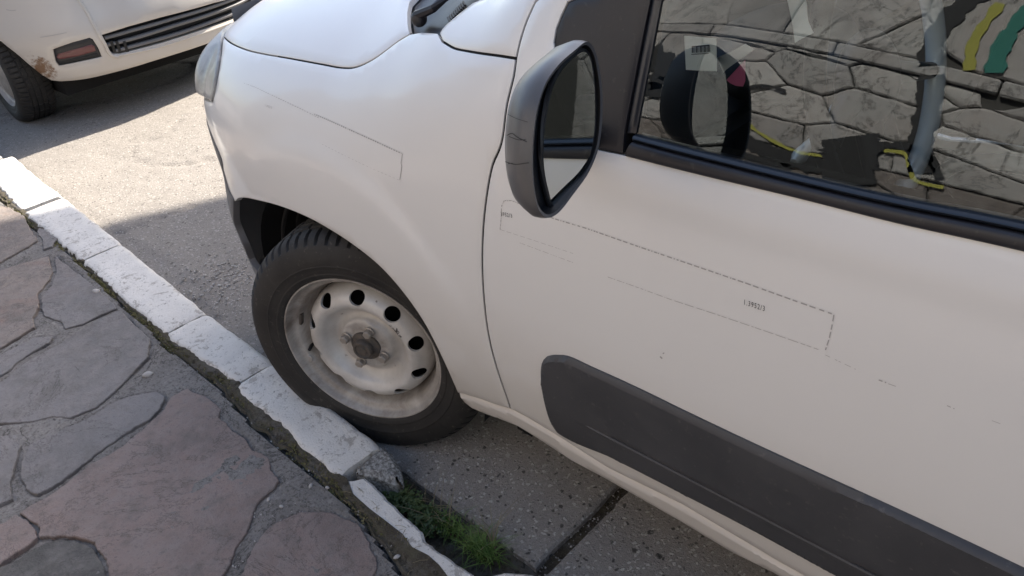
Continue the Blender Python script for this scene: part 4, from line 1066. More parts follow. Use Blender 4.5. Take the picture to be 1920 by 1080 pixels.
# ------------------------------------------------------------------ front wheel
st = math.radians(24.19)
MW = Matrix.Translation((0, 0, .285)) @ Matrix.Rotation(st, 4, 'Z')
wheel = bpy.data.objects.new('front_wheel', None); COL.objects.link(wheel); wheel.location = (0, 0, .285); wheel.empty_display_size = .1; setparent(wheel, van)
CHIP_NODE.inputs[1].default_value = tuple(MW @ Vector((.105 * math.cos(math.radians(33)), .012, .105 * math.sin(math.radians(33)))))
def tyre(M, R0=.2985, rb=.196, wid=.165, parent=None, flat=.285):
    NS = 8 * 66; bm = bmesh.new()
    prof = [(rb - .004, -.012), (rb, .000), (rb + .006, .005), (rb + .012, .0068), (rb + .0135, .0078), (rb + .0150, .0078), (rb + .0165, .0072), (rb + .022, .0088), (rb + .034, .0110), (rb + .0352, .0120), (rb + .0368, .0120), (rb + .038, .0113), (.248, .0125), (.262, .009), (.271, .0055), (.278, .0015), (.285, -.005), (.2905, -.012), (.2945, -.021), (.2970, -.032), (.2980, -.042), (.2925, -.0435), (.2925, -.0495), (.2982, -.051), (.2986, -.068), (.2935, -.0695), (.2935, -.0755), (.2986, -.077)]
    full = prof + [(r, -wid - a) for r, a in prof[::-1]]
    rings = []
    for i, (r, a) in enumerate(full):
        row = []
        for k in range(NS):
            th = 2 * math.pi * k / NS; rr = r
            ph = k % 8
            side_a = a if a > -wid / 2 else -wid - a
            if r > .2775 and ph < 2 and side_a > -.043 and side_a < .001: rr -= .0085 * min(1, (r - .2765) / .012) 
            if r > .2975 and -.080 < side_a < -.050 and (k + 4) % 16 < 2: rr -= .004
            if abs(side_a - .0055) < .001: rr += .0006
            if abs(r - .248) < .002 and (k // 5) % 9 < 5 and (k // 66) % 2 == 0: a_x = .0012
            else: a_x = 0
            rr *= R0 / .2985
            x = rr * math.cos(th); z = rr * math.sin(th); yy = -a - (a_x if a > -wid / 2 else 0)
            if z < -flat: 
                e_ = (-flat - z); z = -flat + e_ * .05
                yy += (-1 if a > -wid / 2 else 1) * min(e_, .02) * .5
            elif z < -.22: yy += (-1 if a > -wid / 2 else 1) * (.006 * ((-.22 - z) / .065)) * (1 if .21 < r < .285 else 0)
            row.append(bm.verts.new(M @ Vector((x, yy, z))))
        rings.append(row)
    for a_, b_ in zip(rings[:-1], rings[1:]):
        for k in range(NS): bm.faces.new((a_[k], a_[(k + 1) % NS], b_[(k + 1) % NS], b_[k]))
    return bm_obj('tyre', bm, MAT['tyre'], parent, True, 35)
tyre(MW, parent=wheel)
bm = bmesh.new()
rimprof = [(.1965, -.012), (.1975, -.003), (.196, .0015), (.193, .0015), (.1905, -.002), (.188, -.010), (.1835, -.018), (.1775, -.020), (.173, -.024), (.169, -.036), (.1655, -.050), (.1615, -.060), (.158, -.064), (.158, -.13), (.19, -.15)]
lathe(bm, rimprof, MW, 96)
bm_obj('rim', bm, MAT['rim'], wheel, True, 50)
# wheel disc with ten real vent holes: polar CDT
dprof = pch([.030, .040, .064, .072, .082, .096, .110, .122, .132, .144, .152, .157], [-.022, -.026, -.028, -.040, -.044, -.032, -.0135, -.0085, -.011, -.023, -.038, -.062])
hole_a = [48.5 + 36 * k for k in range(10)]
outer = [np.array([.157 * math.cos(t_), .157 * math.sin(t_)]) for t_ in np.linspace(0, 2 * math.pi, 96, endpoint=False)]
inner = [np.array([.030 * math.cos(t_), .030 * math.sin(t_)]) for t_ in np.linspace(0, 2 * math.pi, 36, endpoint=False)]
holes_ = []
for ha in hole_a:
    a = math.radians(ha); er = np.array([math.cos(a), math.sin(a)]); et = np.array([-er[1], er[0]]); lp = []
    for t_ in np.linspace(0, 2 * math.pi, 26, endpoint=False):
        rr = .0138 * math.sin(t_); tt = .0180 * math.cos(t_) * (1 + .22 * math.sin(t_))
        lp.append(er * (.1360 + rr) + et * tt)
    holes_.append(lp)
pts = []; edges = []
for lp in [outer, inner] + holes_:
    b = len(pts); pts += [tuple(p) for p in lp]; edges += [(b + i, b + (i + 1) % len(lp)) for i in range(len(lp))]
for r in np.arange(.034, .156, .0035):
    nn = int(2 * math.pi * r / .007)
    P_ = np.array([[r * math.cos(2 * math.pi * k / nn + r * 50), r * math.sin(2 * math.pi * k / nn + r * 50)] for k in range(nn)])
    ok = np.ones(len(P_), bool)
    for h in holes_: ok &= ~inpoly(P_, h); ok &= dseg(P_, h) > .002
    ok &= dseg(P_, outer) > .002
    pts += [tuple(p) for p in P_[ok]]
vo, eo, fo, *_r = delaunay_2d_cdt([Vector(p) for p in pts], edges, [], 1, 1e-7)
vo = np.array([tuple(v) for v in vo]); cen = np.array([vo[list(f)].mean(0) for f in fo]); keep = ~inpoly(cen, inner)
for h in holes_: keep &= ~inpoly(cen, h)
def dz_(p):
    r = math.hypot(*p); a = float(dprof(r))
    for k in range(4):   # raised pads round the bolts
        th = math.radians(65 + 90 * k); d = math.hypot(p[0] - .049 * math.cos(th), p[1] - .049 * math.sin(th))
        a += .004 * float(sstep(.020, .012, d))
    return a
bm = bmesh.new(); V = [bm.verts.new(MW @ Vector((p[0], -dz_(p), p[1]))) for p in vo]
for f, k in zip(fo, keep):
    if k: bm.faces.new([V[i] for i in f])
be = [e for e in bm.edges if len(e.link_faces) == 1]; inn = {}
for e in be:
    for v in e.verts:
        if v not in inn:
            lc = MW.inverted() @ v.co; inn[v] = bm.verts.new(MW @ Vector((lc.x * .99, lc.y + .006, lc.z * .99)))
for e in be: bm.faces.new((e.verts[0], e.verts[1], inn[e.verts[1]], inn[e.verts[0]]))
bm_obj('wheel_disc', bm, MAT['wheel'], wheel, True, 50)
bm = bmesh.new(); lathe(bm, [(.0005, -.10), (.155, -.10)], MW, 40); lathe(bm, [(.155, -.10), (.155, -.135)], MW, 40); bm_obj('brake_drum', bm, MAT['dark'], wheel)
bm = bmesh.new()
lathe(bm, [(.0002, -.003), (.010, -.003), (.011, -.0045), (.016, -.0045), (.0175, -.002), (.0215, -.002), (.0235, -.005), (.0245, -.008), (.025, -.016), (.029, -.018), (.036, -.0205), (.0375, -.027)], MW, 40)
bm_obj('hub_cap', bm, MAT['iron'], wheel, True, 40)
bm = bmesh.new()
for k in range(14):
    th = k * 2.4; grain(bm, *(MW @ Vector((.029 * math.cos(th), .0235, .029 * math.sin(th)))), .0055, R)
bm_obj('hub_grease', bm, MAT['iron'], wheel)
for k in range(4):
    th = math.radians(65 + 90 * k); c = Vector((.049 * math.cos(th), .020, .049 * math.sin(th)))
    bm = bmesh.new()
    lathe(bm, [(.0128, -.0), (.0128, .002), (.0105, .004)], MW @ Matrix.Translation(c), 24)
    lathe(bm, [(.0105, .003), (.0105, .013), (.0085, .0155), (.0002, .0158)], MW @ Matrix.Translation(c) @ Matrix.Rotation(k, 4, 'Y'), 6)
    bm_obj('wheel_bolt', bm, MAT['boltmat'], wheel, True, 30)
bm = bmesh.new()   # balance weight and valve
vth = math.radians(163); vc = Vector((.172 * math.cos(vth), .030, .172 * math.sin(vth)))
box(bm, -.005, .005, -.006, .006, -.016, .016, .003)
bmesh.ops.transform(bm, matrix=MW @ Matrix.Translation(vc) @ Matrix.Rotation(-vth, 4, 'Y'), verts=bm.verts); bm_obj('balance_weight', bm, MAT['iron'], wheel)
vth = math.radians(192)
bm = bmesh.new(); tube(bm, [MW @ Vector((.170 * math.cos(vth), .045, .170 * math.sin(vth))), MW @ Vector((.163 * math.cos(vth), .020, .163 * math.sin(vth)))], [.005, .004], 10); bm_obj('valve', bm, MAT['rubber'], wheel)
bm = bmesh.new(); lathe(bm, [(.0002, .0), (.009, .0), (.0105, -.002), (.0105, -.004)], MW @ Matrix.Translation(Vector((.1805 * math.cos(math.radians(200)), .019, .1805 * math.sin(math.radians(200))))), 18); bm_obj('rim_dot', bm, MAT['rim'], wheel)
for (x, y, mir) in ((0, 1.72, 1), (2.51, .02, 0), (2.51, 1.70, 1)):
    w2 = bpy.data.objects.new('rear_wheel' if x > 1 else 'front_wheel', None); COL.objects.link(w2); w2.location = (x, y, .285); setparent(w2, van)
    M2 = Matrix.Translation((x, y, .285)) @ Matrix.Rotation(math.pi if mir else 0, 4, 'Z')
    bm = bmesh.new(); lathe(bm, [(.19, -.01), (.20, .005), (.24, .012), (.275, .004), (.295, -.02), (.2985, -.05), (.2985, -.12), (.28, -.16), (.19, -.16)], M2, 48); bm_obj('tyre', bm, MAT['tyre'], w2)
    bm = bmesh.new(); lathe(bm, rimprof[:-1], M2, 48); bm_obj('rim', bm, MAT['rim'], w2)
    bm = bmesh.new(); lathe(bm, [(r, float(dprof(r))) for r in np.linspace(.03, .157, 20)] , M2, 40); lathe(bm, [(.0002, 0), (.018, 0), (.02, -.02), (.034, -.024)], M2, 24); bm_obj('wheel_disc', bm, MAT['wheel'], w2)
# ------------------------------------------------------------------ door mirror
mc = gy(1065, 250, -.115)
def nvec(az, el): az, el = math.radians(az), math.radians(el); return np.array([math.cos(az) * math.cos(el), -math.sin(az) * math.cos(el), math.sin(el)])
rimN = nvec(-9, 4); glN = nvec(-3, 5)
e1 = np.cross((0, 0, 1), rimN); e1 /= np.linalg.norm(e1); e2 = np.cross(rimN, e1)
openp = [(1100, 78), (1075, 95), (1045, 122), (1022, 155), (1007, 198), (999, 250), (996, 310), (1000, 360), (1008, 392), (1024, 408), (1044, 400), (1075, 362), (1103, 322), (1120, 280), (1127, 235), (1128, 175), (1122, 125), (1113, 92)]
loop = spline([on_plane(u, v, mc, rimN) for u, v in openp], .006, True)
Lp = np.array(loop); cc = Lp.mean(0)
bm = bmesh.new(); rings = []
stages = [(1.0, .0, -.0035), (1.0, -.0015, 0.0), (1.0, .008, .0015), (.995, .02, .002), (.975, .036, .0), (.93, .052, 0), (.84, .068, 0), (.70, .079, 0), (.5, .086, 0), (.25, .090, 0)]
for s, d, o_ in stages:
    row = []
    for p in Lp:
        q = cc + (p - cc) * s; rv = (p - cc) / np.linalg.norm(p - cc)
        row.append(bm.verts.new(q - rimN * d * .72 + rv * o_ + np.array([0, .018, .0]) * (d / .09)**2))
    rings.append(row)
for a, b in zip(rings[:-1], rings[1:]):
    for k in range(len(a)): bm.faces.new((a[k], a[(k + 1) % len(a)], b[(k + 1) % len(a)], b[k]))
bm.faces.new(rings[-1])
MIR = bm_obj('door_mirror', bm, MAT['mirrorshell'], DOOR, True, 50, label='grey scuffed left door mirror')
# inner lip and dark recess
bm = bmesh.new(); rings = []
for s, d in ((.99, .0005), (.985, .003), (.975, .010), (.95, .018)):
    rings.append([bm.verts.new(cc + (p - cc) * s - rimN * d) for p in Lp])
for a, b in zip(rings[:-1], rings[1:]):
    for k in range(len(a)): bm.faces.new((a[k], a[(k + 1) % len(a)], b[(k + 1) % len(a)], b[k]))
bm.faces.new(rings[-1])
bm_obj('mirror_recess', bm, MAT['rubber'], MIR, True, 50)
gp = [(1094, 97), (1072, 112), (1050, 137), (1035, 170), (1026, 210), (1020, 260), (1020, 310), (1028, 355), (1040, 388), (1058, 376), (1080, 342), (1098, 312), (1109, 280), (1115, 235), (1115, 175), (1110, 125), (1104, 104)]
g0 = mc - rimN * .008
gloop = spline([on_plane(u, v, g0, glN) for u, v in gp], .006, True); gc = np.mean(gloop, axis=0)
bm = bmesh.new(); r1 = [bm.verts.new(p) for p in gloop]; r2 = [bm.verts.new(p - glN * .006) for p in gloop]; bm.faces.new(r1)
for k in range(len(r1)): bm.faces.new((r1[k], r1[(k + 1) % len(r1)], r2[(k + 1) % len(r1)], r2[k]))
o = bm_obj('mirror_glass', bm, MAT['mirror'], MIR, False)
bm = bmesh.new(); tube(bm, [p - glN * .003 + (p - gc) / np.linalg.norm(p - gc) * .0016 for p in gloop], .003, 6, True); bm_obj('mirror_glass_edge', bm, MAT['rubber'], MIR)
# arm to the sail panel
bm = bmesh.new(); ma = np.array([.685, .012, .945]); box(bm, -.02, .02, -.03, .03, -.018, .018, .010)
bmesh.ops.translate(bm, verts=bm.verts, vec=(.675, -.005, .935)); bm_obj('mirror_arm', bm, PL, MIR)
# scratches on the housing
bm = bmesh.new()
bpy.context.view_layer.update()
sb = BVHTree.FromObject(MIR, bpy.context.evaluated_depsgraph_get())
def mhit(u, v):
    h = sb.ray_cast(Vector(CAMP), Vector(ray(u, v))); return (np.array(h[0]), np.array(h[1])) if h[0] is not None else None
def scr(pp, w):
    L_ = []
    P_ = spline([np.array(p, float) for p in pp], 3)
    H = [mhit(*p) for p in P_]; H = [h for h in H if h]
    for (a, na), (b, nb) in zip(H[:-1], H[1:]):
        t_ = b - a; n_ = np.cross(na, t_); n_ /= max(np.linalg.norm(n_), 1e-9); k = n_ * w / 2
        f_ = [bm.verts.new(q) for q in (a - k + na * .0004, b - k + na * .0004, b + k + na * .0004, a + k + na * .0004)]; bm.faces.new(f_)
scr([(952, 214), (968, 222), (990, 229)], .0005); scr([(951, 254), (960, 250), (970, 257), (988, 266)], .0009); scr([(955, 256), (972, 262), (986, 262)], .0008); scr([(948, 303), (965, 308), (992, 305)], .0009); scr([(953, 307), (962, 306)], .0008)
bm_obj('housing_scratch', bm, mk_simple('scratch_dark', (.03, .03, .032), .7), MIR, False)
# ------------------------------------------------------------------ cabin
INT = MAT['interior']
def extrude_y(name, prof, y0, y1, mat, parent, bev=.012):
    bm = bmesh.new(); a = [bm.verts.new((x, y0, z)) for x, z in prof]; b = [bm.verts.new((x, y1, z)) for x, z in prof]
    bm.faces.new(a); bm.faces.new(b[::-1])
    for k in range(len(a)): bm.faces.new((a[k], b[k], b[(k + 1) % len(a)], a[(k + 1) % len(a)]))
    bmesh.ops.bevel(bm, geom=bm.edges[:], offset=bev, segments=2, affect='EDGES')
    return bm_obj(name, bm, mat, parent)
dash = extrude_y('dashboard', [(.45, .99), (.60, .965), (.72, .935), (.775, .90), (.78, .84), (.74, .62), (.70, .42), (.45, .42)], .09, 1.63, INT, van)
bm = bmesh.new(); bmesh.ops.create_uvsphere(bm, u_segments=24, v_segments=12, radius=1, matrix=Matrix.Translation((.73, .42, .93)) @ Matrix.Diagonal((.10, .17, .065, 1))); bm_obj('instrument_hood', bm, INT, dash)
# inner door trims
inn = [W_(.60, .33), W_(1.78, .33), np.array([1.78, gl[-1][1] - .004]), np.array([.74, gl[0][1] - .004]), np.array([.62, gl[0][1] - .02])]
panel('door_trim', VS, inn, INT, DOOR, g=.06, off=-.055, skirt=.0, roll=0)
panel('door_trim', VS, inn, INT, van, g=.06, off=-.055, skirt=.0, roll=0, post=mirror_y)
# steering wheel
swc = Vector((.90, .38, .935)); swt = math.radians(14)
SW = Matrix.Translation(swc) @ Matrix.Rotation(math.radians(-1), 4, 'Z') @ Matrix.Rotation(-swt, 4, 'Y')
bm = bmesh.new()
tube(bm, [SW @ Vector((0, .183 * math.cos(t_), .183 * math.sin(t_))) for t_ in np.radians(np.linspace(78, 214, 30))], .0135, 12)
sw = bm_obj('steering_wheel', bm, INT, van)
MAT['highlight_and_stalk'] = mk_simple('rim_highlight_and_stalk_pale', (.95, .97, .95), .18, Coat_Weight=.5, Coat_Roughness=.1)  # near-white for the painted rim highlight, also the pale stalk
bm = bmesh.new(); tube(bm, [SW @ Vector((0, .183 * math.cos(t_), .183 * math.sin(t_))) for t_ in np.radians(np.linspace(-148, 80, 48))], .0145, 14)  # far and lower arc coloured pale to carry the highlight
bm_obj('painted_rim_highlight', bm, MAT['highlight_and_stalk'], sw)
for sy, sz in ((-.9, -.25), (.9, -.25), (-.25, -.95), (.25, -.95)):
    bm = bmesh.new(); tube(bm, [SW @ Vector((-.02, .05 * sy, .05 * sz)), SW @ Vector((-.012, .12 * sy, .12 * sz)), SW @ Vector((0, .178 * sy, .178 * sz))], [.022, .015, .012], 10); bm_obj('spoke', bm, INT, sw)
bm = bmesh.new(); bmesh.ops.create_uvsphere(bm, u_segments=24, v_segments=14, radius=1, matrix=SW @ Matrix.Translation((-.02, 0, -.01)) @ Matrix.Diagonal((.032, .075, .07, 1))); bm_obj('airbag_cover', bm, INT, sw)
bm = bmesh.new(); tube(bm, [SW @ Vector((-.03, 0, 0)), SW @ Vector((-.12, 0, 0)), SW @ Vector((-.22, 0, -.01))], [.045, .055, .06], 16); bm_obj('steering_column', bm, INT, sw)
bm = bmesh.new(); tube(bm, [SW @ Vector((-.05, -.04, -.03)), SW @ Vector((-.05, -.11, -.055)), SW @ Vector((-.05, -.15, -.062)), SW @ Vector((-.05, -.165, -.064))], [.006, .007, .011, .005], 10); bm_obj('indicator_stalk', bm, MAT['highlight_and_stalk'], sw)
# seats
for nm, yc, lbl in (('driver_seat', .42, None), ('passenger_seat', 1.28, None)):
    s_ = bpy.data.objects.new(nm, None); COL.objects.link(s_); s_.location = (1.4, yc, .3); setparent(s_, van)
    bm = bmesh.new(); box(bm, 1.12, 1.62, yc - .24, yc + .24, .45, .64, .06); bm_obj('seat_cushion', bm, MAT['fabric'], s_)
    for sy in (-1, 1):
        bm = bmesh.new(); tube(bm, [(1.12, yc + sy * .22, .62), (1.35, yc + sy * .235, .66), (1.60, yc + sy * .23, .66)], [.035, .045, .04], 12); bm_obj('seat_bolster', bm, MAT['fabric'], s_)
    bm = bmesh.new(); box(bm, -.07, .07, yc - .23, yc + .23, 0, .62, .05); bmesh.ops.transform(bm, matrix=Matrix.Translation((1.60, 0, .60)) @ Matrix.Rotation(math.radians(14), 4, 'Y'), verts=bm.verts); bm_obj('seat_back', bm, MAT['fabric'], s_)
    bm = bmesh.new(); box(bm, 1.76, 1.86, yc - .12, yc + .12, 1.25, 1.43, .04); bm_obj('headrest', bm, MAT['fabric'], s_)
# dark ring added inside the door in place of a dark reflection
bm = bmesh.new(); c_ = gy(1885, 368, .10)
tube(bm, [Vector(c_) + Vector((.062 * math.cos(t_), 0, .034 * math.sin(t_) + .0)) for t_ in np.linspace(0, 2 * math.pi, 30, endpoint=False)], .008, 10, True); bm_obj('dark_reflection_ring', bm, MAT['rubber'], DOOR)
# papers on the dash
paper = mk_simple('white_paper', (.90, .90, .88), .8)
def quad_on(pp, y, name, mat, label, cat, th=.0006, lean=0.0, parent=None):
    P_ = []
    for u, v in pp:
        p = on_plane(u, v, (.75, y, .95), (lean, 1, 0)); P_.append(p)
    bm = bmesh.new(); a = [bm.verts.new(p) for p in P_]; b = [bm.verts.new(p + np.array([0, th, 0])) for p in P_]
    bm.faces.new(a); bm.faces.new(b[::-1])
    for k in range(len(a)): bm.faces.new((a[k], b[k], b[(k + 1) % len(a)], a[(k + 1) % len(a)]))
    o = bm_obj(name, bm, mat, parent, False)
    if label: tagp(o, label, cat)
    return o
card = quad_on([(1283, 67), (1343, 72), (1344, 134), (1286, 131)], .085, 'paper_label', paper, 'square white paper with a small printed barcode behind the front corner of the door glass', 'paper')
for k in range(13):
    u0 = 1297 + k * 2.6; w = 1.0 + .9 * ((k * 7) % 3 == 0)
    quad_on([(u0, 87 - .2 * k), (u0 + w, 87 - .2 * k), (u0 + w, 99 - .15 * k), (u0, 99.5 - .15 * k)], .0835, 'barcode_bar', ink, None, None, .0002, parent=card)
quad_on([(1296, 101.5), (1329, 99.5), (1329, 100.7), (1296, 102.7)], .0835, 'printed_line', ink, None, None, .0002, parent=card)
quad_on([(1297, 86.5), (1330, 84), (1330, 86), (1297, 88.5)], .0835, 'printed_line', ink, None, None, .0002, parent=card)
quad_on([(1345, 108), (1370, 97), (1398, 82), (1414, 93), (1398, 104), (1362, 130), (1356, 136)], .10, 'folded_leaflet', paper, 'folded bright white leaflet leaning on the dashboard right of the barcode paper', 'paper', lean=-.5)
quad_on([(1397, 112), (1397, 152), (1393, 162), (1380, 161), (1369, 156), (1362, 150)], .105, 'pink_card', mk_simple('pink_card', (.62, .13, .26), .6), 'pink card with a rounded corner below the folded white leaflet', 'card', lean=-.2)
quad_on([(1470, -30), (1510, -30), (1512, 5), (1515, 40), (1525, 62), (1508, 70), (1490, 80), (1487, 50)], .16, 'paper_sheet', paper, 'long curled white sheet standing on the dashboard behind the steering wheel', 'paper', lean=-.4)
# ================================================================== CAR PARKED AHEAD
def build_far_surface():
    pl = [(-5.9, .34), (-5.3, .28), (-4.5, .265), (-3.92, .272), (-3.70, .302), (-3.52, .37), (-3.40, .47), (-3.29, .62), (-3.225, .82), (-3.20, 1.0), (-3.198, 1.1)]
    full = pl + [(x, 2.2 - y) for x, y in pl[-2::-1]]
    c = np.array(spline(full, .01)); s = np.concatenate([[0], np.cumsum(np.linalg.norm(np.diff(c, axis=0), axis=1))])
    aa = np.arange(0, s[-1], .015); qq = np.arange(.12, 1.05, .015)
    X = np.interp(aa, s, c[:, 0]); Y = np.interp(aa, s, c[:, 1]); P = np.zeros((len(aa), len(qq), 3))
    cen = np.array([-4.2, 1.1])
    for j, z in enumerate(qq):
        prof = .030 * math.exp(-((z - .46) / .12)**2) - .05 * max(0, z - .62) - .2 * max(0, .28 - z)
        d = np.stack([X - np.clip(X, -5.5, -3.75), Y - 1.1], 1); d /= np.linalg.norm(d, axis=1)[:, None]
        P[:, j, 0] = X + d[:, 0] * prof; P[:, j, 1] = Y + d[:, 1] * prof; P[:, j, 2] = z
    return Surf(aa, qq, P)
FS = build_far_surface()
def FT(*pp): return [FS.tr(u, v) for u, v in pp]
carp = MAT['paint2']
MAT['rust_node'].inputs[1].default_value = tuple(FS.pt(FT((80, 128))[0]))
car = empty('car', (-3.9, 1.1, 0), 'dirty white car ahead with rusty rear corner, red reflector and black slatted lower bumper', 'car')
fa = spline(FT((2, 78), (28, 99), (56, 123), (80, 142), (96, 151)), .02); fbt = spline(FT((112, 153), (150, 150), (230, 132), (300, 111), (375, 87)), .02)
smax = FS.a[-1] - .03
wc_s = np.interp(-3.82, FS.P[:200, 0, 0], FS.a[:200])
archl = [np.array([wc_s + .33 * math.cos(t_), .27 + .33 * math.sin(t_)]) for t_ in np.linspace(math.radians(75), math.radians(180), 10)]
archl = [p for p in archl if p[0] < fa[0][0] - .02]
rb_ = fbt[-1][1]
bodyo = archl[::-1] + fa + fbt + [np.array([smax - 1.9, rb_]), np.array([smax - 1.0, .23]), np.array([smax, .23]), np.array([smax, .98]), np.array([.02, .98]), np.array([.02, .23])]
refl = FT((99, 93), (112, 88), (135, 80), (168, 71), (174, 74), (184, 90), (191, 107), (150, 116), (110, 124), (104, 116))
rec = spline(FT((190, 66), (194, 76), (199, 88), (204, 98), (212, 101), (226, 101)), .01) + FT((300, 82), (372, 59), (400, 50))
e_ = rec[-1]; rec = rec + [e_ + (.45, -.005), e_ + (.5, .04), e_ + (.45, .09)] + FT((400, 6), (300, 33), (240, 50))
panel('body', FS, [np.array([p[0], p[1]]) for p in bodyo[:len(archl)]] + bodyo[len(archl):], carp, car, g=.03, holes=[refl, rec], skirt=.03, roll=.003)
panel('bumper_recess', FS, inset(rec, -.01), MAT['interior'], car, g=.03, off=-.035, skirt=0, roll=0)
for l0, l1, w in ((((197, 73), (250, 58), (330, 35), (400, 14)), None, .016), (((202, 86), (250, 74), (330, 49), (400, 27)), None, .017), (((216, 97), (262, 85), (330, 66), (400, 42)), None, .017)):
    c = FT(*l0); c = c + [c[-1] + (.45, .0)]
    up = [p + (0, w / 2) for p in c]; lw = [p - (0, w / 2) for p in c[::-1]]
    panel('slat', FS, up + lw, MAT['bumper_plastic'], car, g=.02, off=-.004, skirt=.02, roll=.004, ring=.004)
for u in (212, 222, 236):
    c = FT((u, 84), (u + 4, 98)); panel('slat_clip', FS, [c[0] + (-.008, .02), c[0] + (.006, .02), c[1] + (.006, 0), c[1] + (-.008, 0)], MAT['interior'], car, g=.02, off=-.001, skirt=.02)
rf = panel('reflector_housing', FS, refl, MAT['black_plastic'], car, gap=.001, g=.02, off=-.006, skirt=.02, roll=.003)
MAT['redlens'] = mk_simple('red_reflector', (.15, .045, .045), .3, Coat_Weight=.4)
panel('red_lens', FS, FT((106, 108), (108, 102), (140, 93), (172, 84), (177, 87), (180, 96), (145, 106), (110, 112)), MAT['redlens'], rf, g=.01, off=-.001, skirt=.01, roll=.003)
panel('grey_lens', FS, FT((112, 117), (145, 109), (182, 100), (186, 105), (150, 114), (114, 121)), MAT['interior'], rf, g=.01, off=-.002, skirt=.01, roll=.002)
bm = bmesh.new(); rd = FT((150, 2), (165, 26), (182, 58), (196, 82), (203, 97), (210, 104), (222, 107)); rd = spline(rd, .02)
tube(bm, [FS.pt(rd[0] + (-.03, .12), -.002)] + [FS.pt(p, -.001) for p in rd], [.010] * (len(rd) + 1), 8); bm_obj('bumper_crease', bm, carp, car)
bm = bmesh.new(); lip = FT((214, 106), (300, 88), (375, 64), (400, 55)); lip.append(lip[-1] + (.5, 0)); lip = spline(lip, .03)
tube(bm, [FS.pt(p, -.001) for p in lip], .006, 8); bm_obj('bumper_lip', bm, carp, car)
bm = bmesh.new(); strip_on(FS, FT((76, 70), (100, 66), (125, 61)), .003, .001, bm); strip_on(FS, FT((12, 18), (22, 20), (30, 19)), .003, .001, bm); bm_obj('paint_scratch', bm, glue, car, False)
# upper body, floor
def loft_boxes(name, secs, mat, parent, bev=.05):
    bm = bmesh.new(); rs = [[bm.verts.new((x, y, z)) for x, y in ((x0, y0), (x1, y0), (x1, y1), (x0, y1))] for (x0, x1, y0, y1, z) in secs]
    for a, b in zip(rs[:-1], rs[1:]):
        for k in range(4): bm.faces.new((a[k], a[(k + 1) % 4], b[(k + 1) % 4], b[k]))
    bm.faces.new(rs[0][::-1]); bm.faces.new(rs[-1])
    bmesh.ops.bevel(bm, geom=[e for e in bm.edges], offset=bev, segments=3, affect='EDGES', profile=.6)
    return bm_obj(name, bm, mat, parent)
loft_boxes('upper_body', [(-6.9, -3.31, .33, 1.87, .94), (-6.7, -3.35, .35, 1.85, 1.02)], carp, car, .02)
loft_boxes('cabin', [(-5.8, -3.41, .38, 1.82, 1.02), (-5.3, -3.73, .52, 1.68, 1.44)], carp, car, .06)
bm = bmesh.new(); vs = [bm.verts.new(v) for v in ((-3.46, .55, 1.10), (-3.46, 1.65, 1.10), (-3.68, 1.55, 1.37), (-3.68, .65, 1.37))]; bm.faces.new(vs); bmesh.ops.translate(bm, verts=bm.verts, vec=(.005, 0, .005)); bm_obj('rear_window', bm, MAT['glass'], car, False)
bm = bmesh.new(); box(bm, -5.9, -3.42, .53, 1.67, .15, .9); bm_obj('underbody', bm, MAT['dark'], car)
bm = bmesh.new(); box(bm, -6.95, -5.85, .30, 1.90, .27, .95, .05); bm_obj('front_body', bm, carp, car)
for y, mir in ((.335, 0), (1.865, 1)):
    for x in (-3.82, -6.3):
        w2 = bpy.data.objects.new('wheel', None); COL.objects.link(w2); w2.location = (x, y, .285); setparent(w2, car)
        M2 = Matrix.Translation((x, y, .285)) @ Matrix.Rotation(math.pi if mir else 0, 4, 'Z')
        if x > -4 and not mir: tyre(M2, parent=w2, wid=.175)
        else:
            bm = bmesh.new(); lathe(bm, [(.19, -.01), (.20, .005), (.24, .012), (.275, .004), (.295, -.02), (.2985, -.05), (.2985, -.12), (.28, -.16), (.19, -.16)], M2, 48); bm_obj('tyre', bm, MAT['tyre'], w2)
        bm = bmesh.new(); lathe(bm, rimprof[:-1], M2, 48); bm_obj('rim', bm, MAT['rim'], w2)
        bm = bmesh.new(); lathe(bm, [(.0002, -.005), (.03, -.006), (.05, -.012), (.1, -.01), (.14, -.014), (.16, -.03)], M2, 40); bm_obj('wheel_disc', bm, MAT['rim'], w2)
# ================================================================== STONE WALL BEHIND THE PHOTOGRAPHER (seen in the door glass)
WY = -2.03
wall = empty('stone_wall', (0, WY - .15, 0), 'crazy stone retaining wall with graffiti, reflected in the door window', 'wall')
ms = NT('wall_stone')
oi = ms.n('ShaderNodeObjectInfo').outputs['Random']
n1 = ms.noise(6, 6, .65); n2 = ms.noise(40, 5, .7)
c = ms.mix(oi, (.22, .216, .216), (.40, .395, .39)); c = ms.mix(ms.math('MULTIPLY', ms.ramp(n1, [(.35, 0), (.7, 1)]), .55), c, (.30, .255, .24)); c = ms.mix(ms.ramp(n2, [(.58, 0), (.72, .7)]), c, (.13, .12, .115)); c = ms.mix(ms.ramp(ms.noise(3.2, 7, .7, 1.0), [(.485, 0), (.5, .85), (.515, 0)]), c, (.04, .038, .036)); c = ms.mix(ms.ramp(ms.noise(2.1, 4, .6), [(.52, 0), (.66, .5)]), c, (.16, .15, .15))
MAT['wallstone'] = ms.set(c, .9, ms.bump(ms.math('ADD', n1, ms.math('MULTIPLY', n2, .6)), .8, .01))
def ledge(x): return 1.515 - .15 * (x - .1)
bm = bmesh.new(); box(bm, -6, 6, WY - .5, WY - .016, -.02, 2.9); bm_obj('wall_core', bm, mk_simple('dark_mortar_paint', (.05, .048, .046), .9), wall)
MAT['stone_painted_shade'] = mk_stone('wall_stone_painted_shade', (.15, .125, .115), (.105, .09, .085), (.12, .10, .09))  # lower wall stones coloured dark to stand for shade on them
